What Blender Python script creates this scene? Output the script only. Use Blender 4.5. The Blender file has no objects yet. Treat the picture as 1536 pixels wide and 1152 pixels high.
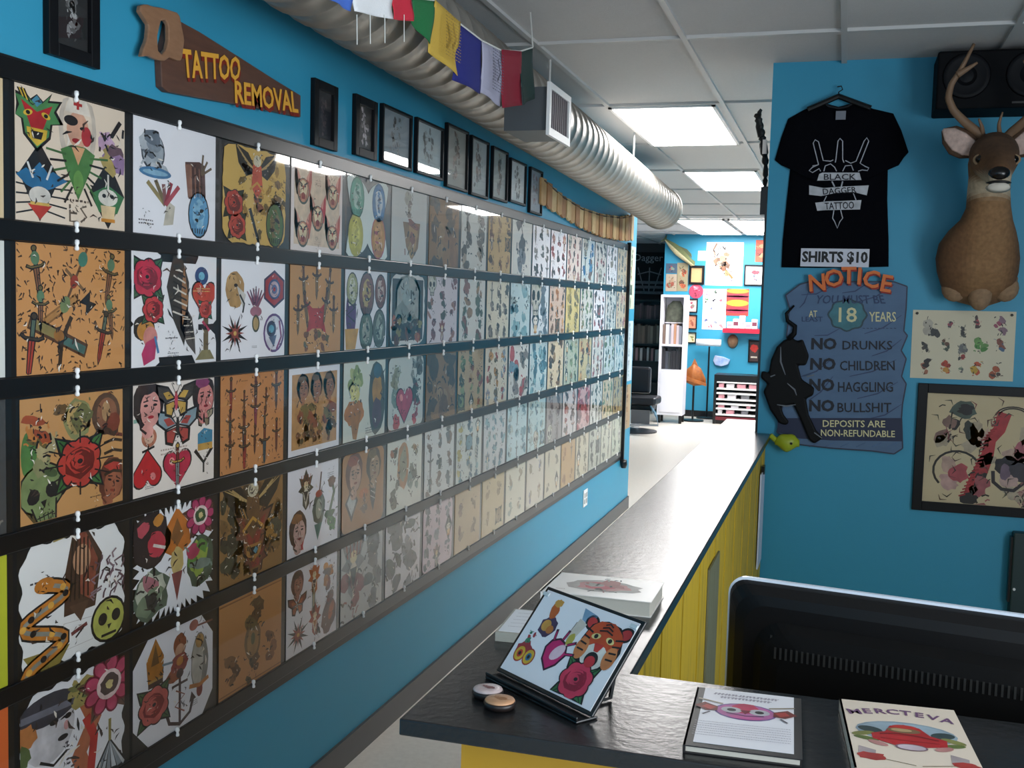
import bpy, bmesh, math, random
from mathutils import Vector, Matrix, Euler
C = bpy.context.scene.collection
PI = math.pi
# ------------------------------------------------------------ camera, world, light, exposure
FPX = 1630.0; YAW, PIT, ROL = .2945, -.0757, .0268; CZ = 1.735
_cy, _sy = math.cos(YAW), math.sin(YAW)
FW = Vector((-_sy*math.cos(PIT), _cy*math.cos(PIT), math.sin(PIT)))
_rt = Vector((_cy, _sy, 0)); _up = _rt.cross(FW)
RT = math.cos(ROL)*_rt + math.sin(ROL)*_up
UP = -math.sin(ROL)*_rt + math.cos(ROL)*_up
CAM = Vector((0, 0, CZ))
cd = bpy.data.cameras.new('camera'); cam = bpy.data.objects.new('camera', cd); C.objects.link(cam)
M = Matrix((RT, UP, -FW)).transposed().to_4x4(); M.translation = CAM
cam.matrix_world = M
cd.sensor_fit = 'HORIZONTAL'; cd.sensor_width = 36; cd.lens = FPX/1536*36; cd.clip_start = .05
bpy.context.scene.camera = cam
vs = bpy.context.scene.view_settings
vs.view_transform = 'Standard'; vs.look = 'None'; vs.gamma = 1; vs.use_curve_mapping = False; vs.exposure = 0.0
w = bpy.data.worlds.new('world'); bpy.context.scene.world = w; w.use_nodes = True
w.node_tree.nodes['Background'].inputs[0].default_value = (.75, .87, 1, 1)
w.node_tree.nodes['Background'].inputs[1].default_value = 1.0
def area(name, loc, rot, sx, sy, e, col):
    l = bpy.data.lights.new(name, 'AREA'); l.shape = 'RECTANGLE'; l.size = sx; l.size_y = sy; l.energy = e; l.color = col
    o = bpy.data.objects.new(name, l); C.objects.link(o); o.location = loc; o.rotation_euler = rot
    return o
# daylight entering through the shop window behind the camera
area('window_daylight', (.55, -2.35, 1.5), (PI/2, 0, 0), 3.0, 1.9, 22, (.86, .94, 1))
area('side_window_daylight', (2.42, .3, 1.55), (PI/2, 0, PI/2), 3.2, 1.7, 150, (.88, .95, 1))
PANEL = 20.0        # radiance of the fluorescent ceiling panels
def at(px, py, ax, v):
    d = RT*((px-768)/FPX) - UP*((py-576)/FPX) + FW
    return CAM + d*((v-CAM[ax])/d[ax])
# ------------------------------------------------------------ helpers
def lin(c):
    if isinstance(c, str): c = tuple(int(c[i:i+2], 16) for i in (0, 2, 4))
    r = []
    for v in c[:3]:
        v = v/255
        r.append(v/12.92 if v <= .04045 else ((v+.055)/1.055)**2.4)
    return (r[0], r[1], r[2], 1)
_m = {}
def mat(name, col, rough=.6, metal=0, noise=0, nscale=20, bump=0, bscale=60, emit=0, stretch=None, col2=None, spec=.5, thr=None, coat=0):
    if name in _m: return _m[name]
    m = bpy.data.materials.new(name); m.use_nodes = True; t = m.node_tree; b = t.nodes['Principled BSDF']
    b.inputs['Base Color'].default_value = lin(col); b.inputs['Roughness'].default_value = rough
    b.inputs['Metallic'].default_value = metal; b.inputs['Specular IOR Level'].default_value = spec
    b.inputs['Coat Weight'].default_value = coat
    if noise or bump:
        tc = t.nodes.new('ShaderNodeTexCoord'); src = tc.outputs['Object']
        if stretch:
            mp = t.nodes.new('ShaderNodeMapping'); mp.inputs['Scale'].default_value = stretch
            t.links.new(src, mp.inputs[0]); src = mp.outputs[0]
    if noise:
        n = t.nodes.new('ShaderNodeTexNoise'); n.inputs['Scale'].default_value = nscale; n.inputs['Detail'].default_value = 5
        t.links.new(src, n.inputs['Vector'])
        r = t.nodes.new('ShaderNodeValToRGB'); a = lin(col); k = lin(col2) if col2 else tuple(v*.55 for v in a[:3])+(1,)
        lo, hi = thr if thr else (.5-.5*min(.7, 1-noise*.5), .5+.25)
        r.color_ramp.elements[0].position = lo; r.color_ramp.elements[1].position = hi
        r.color_ramp.elements[0].color = tuple(k[i]*noise+a[i]*(1-noise) for i in range(3))+(1,); r.color_ramp.elements[1].color = a
        t.links.new(n.outputs['Fac'], r.inputs[0]); t.links.new(r.outputs[0], b.inputs['Base Color'])
    if bump:
        n2 = t.nodes.new('ShaderNodeTexNoise'); n2.inputs['Scale'].default_value = bscale; n2.inputs['Detail'].default_value = 4
        t.links.new(src, n2.inputs['Vector'])
        bu = t.nodes.new('ShaderNodeBump'); bu.inputs['Strength'].default_value = bump; bu.inputs['Distance'].default_value = .01
        t.links.new(n2.outputs['Fac'], bu.inputs['Height']); t.links.new(bu.outputs[0], b.inputs['Normal'])
    if emit:
        b.inputs['Emission Color'].default_value = lin(col); b.inputs['Emission Strength'].default_value = emit
    _m[name] = m; return m
def glassmat(name, rough=.02, ior=1.5, tint=(1, 1, 1)):
    if name in _m: return _m[name]
    m = bpy.data.materials.new(name); m.use_nodes = True; t = m.node_tree; t.nodes.clear()
    o = t.nodes.new('ShaderNodeOutputMaterial'); mx = t.nodes.new('ShaderNodeMixShader'); tr = t.nodes.new('ShaderNodeBsdfTransparent')
    gl = t.nodes.new('ShaderNodeBsdfGlossy'); fr = t.nodes.new('ShaderNodeFresnel')
    fr.inputs['IOR'].default_value = ior; gl.inputs['Roughness'].default_value = rough; tr.inputs[0].default_value = tint+(1,)
    ge = t.nodes.new('ShaderNodeNewGeometry'); sb = t.nodes.new('ShaderNodeMath'); sb.operation = 'SUBTRACT'; sb.inputs[0].default_value = 1; t.links.new(ge.outputs['Backfacing'], sb.inputs[1])
    mu = t.nodes.new('ShaderNodeMath'); mu.operation = 'MULTIPLY'; t.links.new(sb.outputs[0], mu.inputs[0]); t.links.new(fr.outputs[0], mu.inputs[1])
    t.links.new(mu.outputs[0], mx.inputs[0]); t.links.new(tr.outputs[0], mx.inputs[1]); t.links.new(gl.outputs[0], mx.inputs[2])
    t.links.new(mx.outputs[0], o.inputs[0]); _m[name] = m; return m
def inkmat(name, rough=.55, noise=0, coat=0, amt=.35, scale=25):
    if name in _m: return _m[name]
    m = bpy.data.materials.new(name); m.use_nodes = True; t = m.node_tree; b = t.nodes['Principled BSDF']
    a = t.nodes.new('ShaderNodeAttribute'); a.attribute_name = 'Col'
    b.inputs['Roughness'].default_value = rough; b.inputs['Coat Weight'].default_value = coat
    n = t.nodes.new('ShaderNodeTexNoise'); n.inputs['Scale'].default_value = scale; n.inputs['Detail'].default_value = 4
    tc = t.nodes.new('ShaderNodeTexCoord'); t.links.new(tc.outputs['Object'], n.inputs['Vector'])
    mr = t.nodes.new('ShaderNodeMapRange'); mr.inputs[1].default_value = .3; mr.inputs[2].default_value = .7
    mr.inputs[3].default_value = 1-amt; mr.inputs[4].default_value = 1.0; t.links.new(n.outputs['Fac'], mr.inputs[0])
    vm = t.nodes.new('ShaderNodeVectorMath'); vm.operation = 'SCALE'
    t.links.new(a.outputs['Color'], vm.inputs[0]); t.links.new(mr.outputs[0], vm.inputs['Scale']); t.links.new(vm.outputs[0], b.inputs['Base Color'])
    _m[name] = m; return m
INK = inkmat('printed_ink', .5); FUR = inkmat('deer_fur', .85, amt=.3, scale=60)
def tag(o, label=None, cat=None, group=None, kind=None):
    if label: o['label'] = label
    if cat: o['category'] = cat
    if group: o['group'] = group
    if kind: o['kind'] = kind
    return o
def thing(name, label, cat, loc=(0, 0, 0), rz=0, group=None, rot=None):
    o = bpy.data.objects.new(name, None); C.objects.link(o); o.empty_display_size = .05
    o.location = loc; o.rotation_euler = rot if rot else (0, 0, rz)
    return tag(o, label, cat, group)
class MB:
    def __init__(s): s.v = []; s.f = []; s.c = []
    def add(s, vs, fs, col=None):
        n = len(s.v); s.v += [tuple(v) for v in vs]; s.f += [tuple(i+n for i in f) for f in fs]; s.c += [col]*len(fs); return s
    def box(s, x0, y0, z0, x1, y1, z1, col=None):
        x0, x1 = sorted((x0, x1)); y0, y1 = sorted((y0, y1)); z0, z1 = sorted((z0, z1))
        v = [(x, y, z) for x in (x0, x1) for y in (y0, y1) for z in (z0, z1)]
        return s.add(v, [(0, 1, 3, 2), (4, 6, 7, 5), (0, 4, 5, 1), (2, 3, 7, 6), (0, 2, 6, 4), (1, 5, 7, 3)], col)
    def prism(s, pts, y0, y1, col=None):      # outline in X-Z, front at y0 (smaller y)
        n = len(pts); A = sum(pts[i][0]*pts[(i+1) % n][1]-pts[(i+1) % n][0]*pts[i][1] for i in range(n))
        if A < 0: pts = pts[::-1]
        v = [(p[0], y0, p[1]) for p in pts]+[(p[0], y1, p[1]) for p in pts]
        f = [tuple(range(n)), tuple(range(2*n-1, n-1, -1))]+[(i, n+i, n+(i+1) % n, (i+1) % n) for i in range(n)]
        return s.add(v, f, col)
    def tube(s, pts, r, n=8, col=None, cap=True, closed=False):
        pts = [Vector(p) for p in pts]; R = r if isinstance(r, (list, tuple)) else [r]*len(pts); v = []; f = []; m = len(pts)
        prev = None
        for i, p in enumerate(pts):
            if closed: d = pts[(i+1) % m]-pts[i-1]
            else: d = pts[min(i+1, m-1)]-pts[max(i-1, 0)]
            d.normalize()
            if prev is None:
                a = Vector((0, 0, 1)) if abs(d.z) < .9 else Vector((1, 0, 0)); u = d.cross(a).normalized()
            else: u = (prev-d*prev.dot(d)).normalized()
            prev = u; w_ = d.cross(u)
            for k in range(n): v.append(p+(u*math.cos(2*PI*k/n)+w_*math.sin(2*PI*k/n))*R[i])
        for i in range(m if closed else m-1):
            j = (i+1) % m
            for k in range(n): f.append((i*n+k, i*n+(k+1) % n, j*n+(k+1) % n, j*n+k))
        if cap and not closed: f += [tuple(range(n-1, -1, -1)), tuple(range((m-1)*n, m*n))]
        return s.add(v, f, col)
    def lathe(s, prof, c=(0, 0, 0), n=24, col=None, ax='z'):
        v = []; f = []
        for r, h in prof:
            for k in range(n):
                a = 2*PI*k/n; x, y = r*math.cos(a), r*math.sin(a)
                p = (x, y, h) if ax == 'z' else ((x, h, y) if ax == 'y' else (h, x, y))
                v.append((p[0]+c[0], p[1]+c[1], p[2]+c[2]))
        m = len(prof)
        for i in range(m-1):
            for k in range(n): f.append((i*n+k, i*n+(k+1) % n, (i+1)*n+(k+1) % n, (i+1)*n+k))
        f += [tuple(range(n-1, -1, -1)), tuple(range((m-1)*n, m*n))]
        return s.add(v, f, col)
    def loft(s, rings, n=16, colf=None, cap=True):   # ring = (centre, axisA vec, axisB vec)
        v = []; f = []; st = len(s.f)
        for c, a, b in rings:
            c, a, b = Vector(c), Vector(a), Vector(b)
            for k in range(n): v.append(c+a*math.cos(2*PI*k/n)+b*math.sin(2*PI*k/n))
        m = len(rings)
        for i in range(m-1):
            for k in range(n): f.append((i*n+k, i*n+(k+1) % n, (i+1)*n+(k+1) % n, (i+1)*n+k))
        if cap: f += [tuple(range(n-1, -1, -1)), tuple(range((m-1)*n, m*n))]
        s.add(v, f)
        if colf:
            for i in range(st, len(s.f)):
                fc = s.f[i]; ctr = sum((Vector(s.v[q]) for q in fc), Vector())/len(fc); s.c[i] = colf(ctr)
        return s
    def build(s, name, m, parent=None, smooth=False, bevel=0, sub=0, fixn=True):
        me = bpy.data.meshes.new(name); me.from_pydata(s.v, [], s.f)
        if any(c is not None for c in s.c):
            ca = me.color_attributes.new('Col', 'FLOAT_COLOR', 'CORNER'); i = 0
            for p, c in zip(me.polygons, s.c):
                cc = c if c is not None else (.5, .5, .5, 1)
                for li in p.loop_indices: ca.data[li].color = cc
        if fixn:
            bm = bmesh.new(); bm.from_mesh(me); bmesh.ops.recalc_face_normals(bm, faces=bm.faces); bm.to_mesh(me); bm.free()
        me.materials.append(m)
        o = bpy.data.objects.new(name, me); C.objects.link(o)
        if parent: o.parent = parent
        if smooth:
            for p in me.polygons: p.use_smooth = True
        if bevel:
            b = o.modifiers.new('b', 'BEVEL'); b.width = bevel; b.segments = 2; b.limit_method = 'ANGLE'
        if sub:
            b = o.modifiers.new('s', 'SUBSURF'); b.levels = sub; b.render_levels = sub
        return o
def struct(name, mb, m, **k): return tag(mb.build(name, m, **k), kind='structure')
def textmesh(name, s, size, m, parent, loc, rot=(PI/2, 0, 0), ext=.0006, ax='CENTER', sx=1, bold=0, sp=1):
    cu = bpy.data.curves.new(name, 'FONT'); cu.body = s; cu.size = size; cu.extrude = ext; cu.align_x = ax; cu.align_y = 'CENTER'; cu.offset = bold
    cu.resolution_u = 2; cu.space_character = sp
    tmp = bpy.data.objects.new(name, cu); C.objects.link(tmp)
    dg = bpy.context.evaluated_depsgraph_get(); me = bpy.data.meshes.new_from_object(tmp.evaluated_get(dg))
    bpy.data.objects.remove(tmp); me.materials.clear(); me.materials.append(m)
    o = bpy.data.objects.new(name, me); C.objects.link(o); o.parent = parent; o.location = loc; o.rotation_euler = rot; o.scale = (sx, 1, 1)
    return o
def textring(name, items, m, parent, y, ext=.0006):
    """letters (char,size,x,z,angle) joined as one mesh lying in the XZ plane"""
    vs_, fs_ = [], []
    for ch, size, x, z, a in items:
        cu = bpy.data.curves.new(name, 'FONT'); cu.body = ch; cu.size = size; cu.extrude = ext; cu.align_x = 'CENTER'; cu.align_y = 'CENTER'; cu.resolution_u = 2; cu.offset = size*.02
        tmp = bpy.data.objects.new(name, cu); C.objects.link(tmp); dg = bpy.context.evaluated_depsgraph_get()
        me = bpy.data.meshes.new_from_object(tmp.evaluated_get(dg)); bpy.data.objects.remove(tmp)
        T = Matrix.Translation((x, y, z)) @ Matrix.Rotation(-a, 4, 'Y') @ Matrix.Rotation(PI/2, 4, 'X')
        n = len(vs_); vs_ += [tuple(T @ v.co) for v in me.vertices]; fs_ += [tuple(i+n for i in p.vertices) for p in me.polygons]
    me = bpy.data.meshes.new(name); me.from_pydata(vs_, [], fs_); me.materials.append(m)
    o = bpy.data.objects.new(name, me); C.objects.link(o); o.parent = parent; return o
# ------------------------------------------------------------ drawing library: inked motifs as thin coloured shapes
K = '1d1a1c'
class Art:
    def __init__(s, w, h, seed=0, y0=-.0006, ink=None):
        s.w, s.h, s.mb, s.y0 = w, h, MB(), y0; s.L = 0; s.T = (0, 0, 1, 0, 1); s.rnd = random.Random(seed); s.hk = lin(ink or K); s.kx = 1; s.ks = 1; s.rec = []
    def go(s, x, y, sc, rot=0, sx=1):
        s.rec.append((x, y, sc)); s.T = ((x-.5)*s.w, (y-.5)*s.h, sc*s.h*s.ks, math.radians(rot), sx); s.L = 0; return s
    def P(s, pts):
        cx, cy, k, r, sx = s.T; c, n = math.cos(r), math.sin(r)
        out = []
        for x, y in pts:
            x *= sx*s.kx; X = cx+k*(c*x-n*y); Z = cy+k*(n*x+c*y)
            out.append((max(-s.w*.497, min(s.w*.497, X)), max(-s.h*.497, min(s.h*.497, Z))))
        return out
    def poly(s, pts, col, up=1):
        q = s.P(pts); s.L += up; y = s.y0-min(s.L, 60)*4e-5
        n = len(q); A = sum(q[i][0]*q[(i+1) % n][1]-q[(i+1) % n][0]*q[i][1] for i in range(n))
        if abs(A) < 1e-9: return s
        if A < 0: q = q[::-1]
        s.mb.add([(a, y, b) for a, b in q], [tuple(range(n))], lin(col) if not isinstance(col, tuple) or max(col) > 1 else col); return s
    def ell(s, x, y, a, b, col, rot=0, n=18, rag=0):
        r = math.radians(rot); c, d = math.cos(r), math.sin(r); pts = []
        for k in range(n):
            t = 2*PI*k/n; f = 1+(s.rnd.uniform(-rag, rag) if rag else 0); u, v = a*f*math.cos(t), b*f*math.sin(t)
            pts.append((x+c*u-d*v, y+d*u+c*v))
        return s.poly(pts, col)
    def line(s, pts, w, col=K):
        L = []; R = []; n = len(pts)
        for i, p in enumerate(pts):
            a = pts[max(i-1, 0)]; b = pts[min(i+1, n-1)]; dx, dy = b[0]-a[0], b[1]-a[1]; m = math.hypot(dx, dy) or 1
            ww = (w[i] if isinstance(w, (list, tuple)) else w)/2; nx, ny = -dy/m*ww, dx/m*ww
            L.append((p[0]+nx, p[1]+ny)); R.append((p[0]-nx, p[1]-ny))
        s.L += 1; y = s.y0-min(s.L, 60)*4e-5; q = s.P(L+R)
        v = [(a, y, b) for a, b in q]
        s.mb.add(v, [(i, n+i, n+i+1, i+1) for i in range(n-1)], lin(col)); return s
    def build(s, parent, name='artwork', m=None):
        if not s.mb.f: return None
        o = s.mb.build(name, m or INK, parent, fixn=False); return o
def hatch(a, k_=9):
    r = a.rnd
    for x, y, sc in list(a.rec):
        if sc < .17 or sc > .9: continue
        a.go(x, y, sc)
        for k in range(k_):
            u, v = r.uniform(-.2, .2), r.uniform(-.36, .36); t = r.uniform(0, 2*PI); l = r.uniform(.05, .15); b = t+r.uniform(-1.3, 1.3); a.L = 18+k
            a.line([(u, v), (u+l*.5*math.cos(t), v+l*.5*math.sin(t)), (u+l*.5*(math.cos(t)+math.cos(b)), v+l*.5*(math.sin(t)+math.sin(b)))], [.008, .026, .006], [K, '3a2e2c', 'efe6d8', '4a3a34', K][k % 5])
def _leaf(a, ang, l, wd, col):
    t = math.radians(ang); c, n = math.cos(t), math.sin(t)
    q = [(0, 0), (.3, .5), (.6, .42), (1, 0), (.6, -.42), (.3, -.5)]
    a.poly([(c*x*l-n*y*wd, n*x*l+c*y*wd) for x, y in q], col)
    a.line([(c*.1*l, n*.1*l), (c*l*.9, n*l*.9)], .02, K)
def rose(a, c1='c22c3f', c2='7d1420', leaf='3f6b3c', nl=4):
    for k in range(nl): _leaf(a, 45+k*360/nl, .62, .34, K); _leaf(a, 45+k*360/nl, .56, .26, leaf)
    for R, col in ((.40, K), (.37, c1)):
        a.poly([((R*(.9+.13*abs(math.sin(3.5*t))))*math.cos(t), (R*(.9+.13*abs(math.sin(3.5*t))))*math.sin(t)) for t in [2*PI*k/42 for k in range(42)]], col)
    for i, r in enumerate((.27, .19, .12)):
        a.ell(.02*i, .02*i, r, r*.9, c2, n=12, rag=.1); a.ell(-.02, .03, r*.8, r*.7, c1, n=10, rag=.12)
    a.ell(0, .02, .05, .04, K, n=8)
def flower(a, c1='c8456a', c2='7a1f35', cen='5a4a48'):
    for k in range(5): _leaf(a, 20+72*k, .58, .3, '6b4a3c')
    for k in range(9):
        t = 2*PI*k/9; a.ell(.3*math.cos(t), .3*math.sin(t), .15, .12, c2, rot=math.degrees(t)); a.ell(.3*math.cos(t), .3*math.sin(t), .12, .09, c1, rot=math.degrees(t))
    a.ell(0, 0, .22, .22, 'ead0cc'); a.ell(0, 0, .16, .16, cen, rag=.12); a.ell(0, 0, .07, .07, 'd8c58a', rag=.2)
def face(a, hair='2a2020', skin='d9a58e', lips='b8252e', acc='b33a30'):
    a.ell(0, .05, .36, .48, hair, rag=.05); a.ell(.05, -.05, .24, .34, skin); a.ell(-.05, .33, .22, .12, acc, rag=.15)
    a.ell(-.06, .02, .05, .025, K); a.ell(.16, .02, .05, .025, K); a.line([(-.12, .09), (0, .11)], .025); a.line([(.1, .11), (.22, .08)], .025)
    a.line([(.07, .0), (.09, -.1), (.04, -.11)], .018); a.ell(.06, -.2, .07, .03, lips); a.ell(-.02, -.45, .14, .14, skin); a.line([(-.2, -.1), (-.18, -.4), (-.05, -.5)], .05, hair)
def skull(a, c='cfc9a8', sh='7c7a58'):
    a.ell(0, .12, .4, .38, K); a.ell(0, .12, .37, .35, c); a.poly([(-.22, -.1), (.22, -.1), (.17, -.42), (-.17, -.42)], K); a.poly([(-.19, -.1), (.19, -.1), (.14, -.39), (-.14, -.39)], c)
    for x in (-.15, .15): a.ell(x, .05, .1, .12, K, n=10, rag=.08)
    a.poly([(-.05, -.06), (.05, -.06), (0, -.18)], K)
    for x in (-.1, -.03, .04, .11): a.line([(x, -.25), (x, -.37)], .015)
    a.line([(-.14, -.29), (.14, -.29)], .02); a.ell(.17, .3, .12, .06, sh, rot=-35)
def heart(a, c='c4202a', pierced=False):
    p = [(0, -.5)]+[(.42*math.cos(t)*.5+.21, .12+.25*math.sin(t)) for t in [(-.6+k*.42) for k in range(9)]]+[(-.21-.21*math.cos(t), .12+.25*math.sin(t)) for t in [(2.76-k*.42) for k in range(9)]]
    a.poly([(x*1.1, y*1.1) for x, y in p], K); a.poly(p, c); a.ell(-.17, .15, .08, .1, 'e88a86', rot=30)
    if pierced: dag(a)
def dag(a, bl='8d9191', gr='7a2a26', gd='c29a45'):
    a.poly([(-.075, .12), (.075, .12), (.05, -.45), (0, -.62), (-.05, -.45)], K); a.poly([(-.05, .1), (.05, .1), (.035, -.43), (0, -.55), (-.035, -.43)], bl)
    a.line([(0, .08), (0, -.5)], .015); a.line([(-.22, .18), (-.12, .12), (.12, .12), (.22, .18)], .075); a.line([(-.2, .17), (-.1, .125), (.1, .125), (.2, .17)], .035, gd)
    a.line([(0, .14), (0, .45)], .1); a.line([(0, .16), (0, .43)], .06, gr); a.ell(0, .5, .07, .07, K); a.ell(0, .5, .045, .045, gd)
def bfly(a, c1='4a4440', c2='c89a4a', body='b03030'):
    for sx in (-1, 1):
        a.poly([(0, .02), (sx*.2, .28), (sx*.55, .36), (sx*.52, .1), (sx*.3, -.06)], K); a.poly([(sx*.04, .04), (sx*.22, .24), (sx*.48, .3), (sx*.45, .1), (sx*.28, -.02)], c1)
        a.poly([(sx*.06, .05), (sx*.2, .18), (sx*.34, .16), (sx*.24, .02)], c2); a.poly([(0, 0), (sx*.32, -.06), (sx*.3, -.3), (sx*.12, -.36), (0, -.1)], K); a.poly([(sx*.02, -.02), (sx*.26, -.08), (sx*.25, -.26), (sx*.12, -.3)], c2 if c1 != c2 else body)
        a.line([(0, .1), (sx*.12, .34)], .015)
    a.ell(0, -.02, .045, .2, body)
def mask(a, c1='b3242c', c2='4e8a52', c3='d8b23c'):
    sp = [(-.3, .5), (-.24, .36), (-.5, .4), (-.38, .2), (-.52, .0), (-.3, -.05), (-.26, -.3), (0, -.56)]
    full = sp+[(-x, y) for x, y in sp[::-1]]+[(.12, .32), (0, .42), (-.12, .32)]
    a.poly(full, K); a.poly([(x*.86, y*.88) for x, y in full], c2)
    a.poly([(-.3, .28), (0, .12), (.3, .28), (.16, -.05), (.1, -.2), (-.1, -.2), (-.16, -.05)], c1)
    a.poly([(-.2, -.16), (.2, -.16), (.17, -.32), (0, -.46), (-.17, -.32)], c3); a.poly([(-.12, -.21), (.12, -.21), (.08, -.34), (-.08, -.34)], K)
    for x in (-.17, .17): a.ell(x, .08, .09, .05, c3, rot=20 if x < 0 else -20); a.ell(x, .08, .04, .035, K)
    a.poly([(-.1, .3), (0, .4), (.1, .3), (0, .2)], '4d8fa8')
    for k in range(5): a.line([(-.3+k*.04, .34-.02*k), (-.36+k*.03, .46)], .025, c3 if k % 2 else K)
def kite(a, c='2a6f9c', c2='c0392b'):
    a.poly([(0, .56), (.3, .12), (0, -.56), (-.3, .12)], K); a.poly([(0, .3), (.2, .08), (0, -.12), (-.2, .08)], c)
    for k in range(5):
        y = .1-.1*k
        for sx in (-1, 1): a.line([(sx*.08, y-.03), (sx*(.5-.03*k), y+.02-.03*k)], .022)
    a.poly([(-.42, .1), (-.2, .2), (0, .08), (.2, .2), (.42, .1), (.2, -.02), (0, -.1), (-.2, -.02)], c)
    a.ell(0, -.14, .16, .12, 'ddd6cc'); a.poly([(-.18, -.26), (.18, -.26), (0, -.46)], c2); a.line([(-.14, -.25), (.14, -.25)], .04, 'd8b25a')
    for x in (-.1, .1): a.line([(x, .08), (x*1.8, .28)], .03, 'e0e0dc')
def kite2(a, c='3e7a4a'):
    a.poly([(0, .56), (.32, .06), (0, -.56), (-.32, .06)], K); a.poly([(0, .2), (.28, .05), (.16, -.2), (-.16, -.2), (-.28, .05)], c)
    a.ell(0, .02, .17, .12, 'e2dccf'); a.ell(-.07, .04, .035, .03, K); a.ell(.07, .04, .035, .03, K); a.poly([(-.13, -.1), (.13, -.1), (.1, -.3), (-.1, -.3)], 'e6c89a'); a.line([(-.12, -.31), (.12, -.31)], .05, 'd08a30'); a.line([(0, .1), (0, .35)], .03, 'e2dccf')
def nurse(a):
    a.ell(0, .2, .22, .42, 'cdbfb0'); a.ell(0, .22, .17, .36, 'e4d2bd'); a.ell(0, .2, .13, .18, 'd9a58a'); a.poly([(-.15, .36), (.15, .36), (.1, .55), (-.1, .55)], 'e9ddce'); a.line([(-.05, .45), (.05, .45)], .03, 'b03030'); a.line([(0, .4), (0, .5)], .03, 'b03030')
    a.ell(-.08, .28, .08, .05, K); a.ell(.07, .22, .05, .02, K); a.ell(.1, .15, .06, .1, 'b9323a'); a.ell(-.02, .09, .05, .025, 'a11c22')
    a.poly([(-.2, -.02), (-.08, .04), (.08, .04), (.2, -.02), (.14, -.2), (0, -.5), (-.14, -.2)], '4d7f45'); a.poly([(-.08, .03), (.08, .03), (0, -.15)], 'dfa77a')
    for k in range(6):
        for sx in (-1, 1):
            t = -.15-.32*k; a.line([(sx*.14*math.cos(t*.6), -.05+.16*math.sin(t*.5)-.04*k), (sx*(.36-.04*k), -.04-.1*k)], .022, K if k % 2 else '3f6a3a')
    a.ell(0, -.32, .06, .12, '6a9a50')
def feather(a, c='5a4a3c', c2='a86a4a'):
    a.poly([(0, -.55), (-.14, -.2), (-.2, .2), (-.06, .55), (.08, .5), (.16, .2), (.1, -.2)], c); a.poly([(0, -.3), (.13, .0), (.1, .4), (.02, .1)], c2)
    for k in range(8): a.line([(-.14+.01*k, -.1+.07*k), (.1, -.22+.07*k)], .02, K if k % 2 else 'd9d0c2')
def anchor(a, c='4a4248'):
    a.line([(0, .45), (0, -.45)], .06, c); a.line([(-.2, .3), (.2, .3)], .05, c); a.line([(-.34, -.12), (-.26, -.36), (0, -.48), (.26, -.36), (.34, -.12)], .07, c)
    a.poly([(-.42, -.15), (-.3, .02), (-.24, -.18)], c); a.poly([(.42, -.15), (.3, .02), (.24, -.18)], c); a.ell(0, .5, .09, .09, c); a.line([(-.1, .2), (.12, .05), (-.12, -.1), (.12, -.28)], .03, '9a5a48')
def tiger(a, c='c8622e'):
    for sx in (-1, 1): a.ell(sx*.36, .3, .15, .13, K, rot=30*sx); a.ell(sx*.36, .3, .11, .09, 'c23a3a', rot=30*sx)
    a.ell(0, .0, .42, .42, K, rag=.06); a.ell(0, .04, .39, .38, c, rag=.06); a.ell(0, -.2, .25, .22, 'e8e2d8')
    for sx in (-1, 1):
        a.ell(sx*.3, -.14, .12, .2, 'd9854e'); a.ell(sx*.15, .12, .09, .05, 'e8d890', rot=-15*sx); a.ell(sx*.15, .12, .04, .04, K)
        for k in range(4): a.line([(sx*.38, .2-.12*k), (sx*.24, .16-.11*k)], .03)
    for k in range(3): a.line([(-.14+.03*k, .22+.06*k), (0, .26+.06*k), (.14-.03*k, .22+.06*k)], .025)
    a.poly([(-.1, .02), (.1, .02), (.04, -.12), (-.04, -.12)], 'c43a32'); a.ell(0, -.26, .13, .13, K); a.ell(0, -.3, .1, .1, 'c23038')
def realheart(a, c='c2186a'):
    a.poly([(-.26, .2), (-.05, .3), (.2, .22), (.32, -.02), (.2, -.3), (-.02, -.5), (-.26, -.28), (-.34, 0)], '3a1030'); a.poly([(-.22, .16), (-.05, .25), (.17, .18), (.27, -.02), (.16, -.27), (-.02, -.44), (-.22, -.25), (-.29, 0)], c)
    a.ell(.06, -.02, .13, .22, 'e6c6d2', rot=-30)
    for x, y, dx, dy in ((-.2, .2, -.06, .25), (.02, .27, .05, .25), (.2, .2, .2, .12), (.26, .0, .25, .06)): a.line([(x, y), (x+dx, y+dy)], .07, '4a2038'); a.line([(x, y), (x+dx*.8, y+dy*.8)], .03, c)
def bust(a):
    a.poly([(-.1, .55), (.1, .5), (.3, .1), (.2, -.5), (-.22, -.5), (-.2, 0)], '4a3326'); a.poly([(-.02, .48), (.08, .4), (.24, .05), (.16, -.42), (0, -.3)], '8a4a38'); a.ell(.02, .1, .12, .18, 'b98a6a'); a.line([(-.35, .4), (.0, .55), (.42, .62)], [.02, .08, .02], '9a8438')
    a.poly([(-.15, -.4), (.12, -.4), (0, -.62)], '5a4030')
    for k in range(5): a.line([(-.1+.05*k, .35), (-.14+.06*k, -.35)], .02, '2c2018')
def snakes(a, c='c47a2c', c2='8a8a80'):
    pts = [(.3*math.sin(t*1.9)*(1-.04*t), .5-t*.17) for t in [k*.25 for k in range(25)]]
    a.line(pts, .19, K); a.line(pts, .14, c); a.line(pts, [.05]*25, c2)
    for k in range(2, 24, 2): x, y = pts[k]; a.ell(x, y, .04, .04, 'e0a84a' if k % 4 else K)
    a.ell(0, .5, .13, .09, c)
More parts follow.
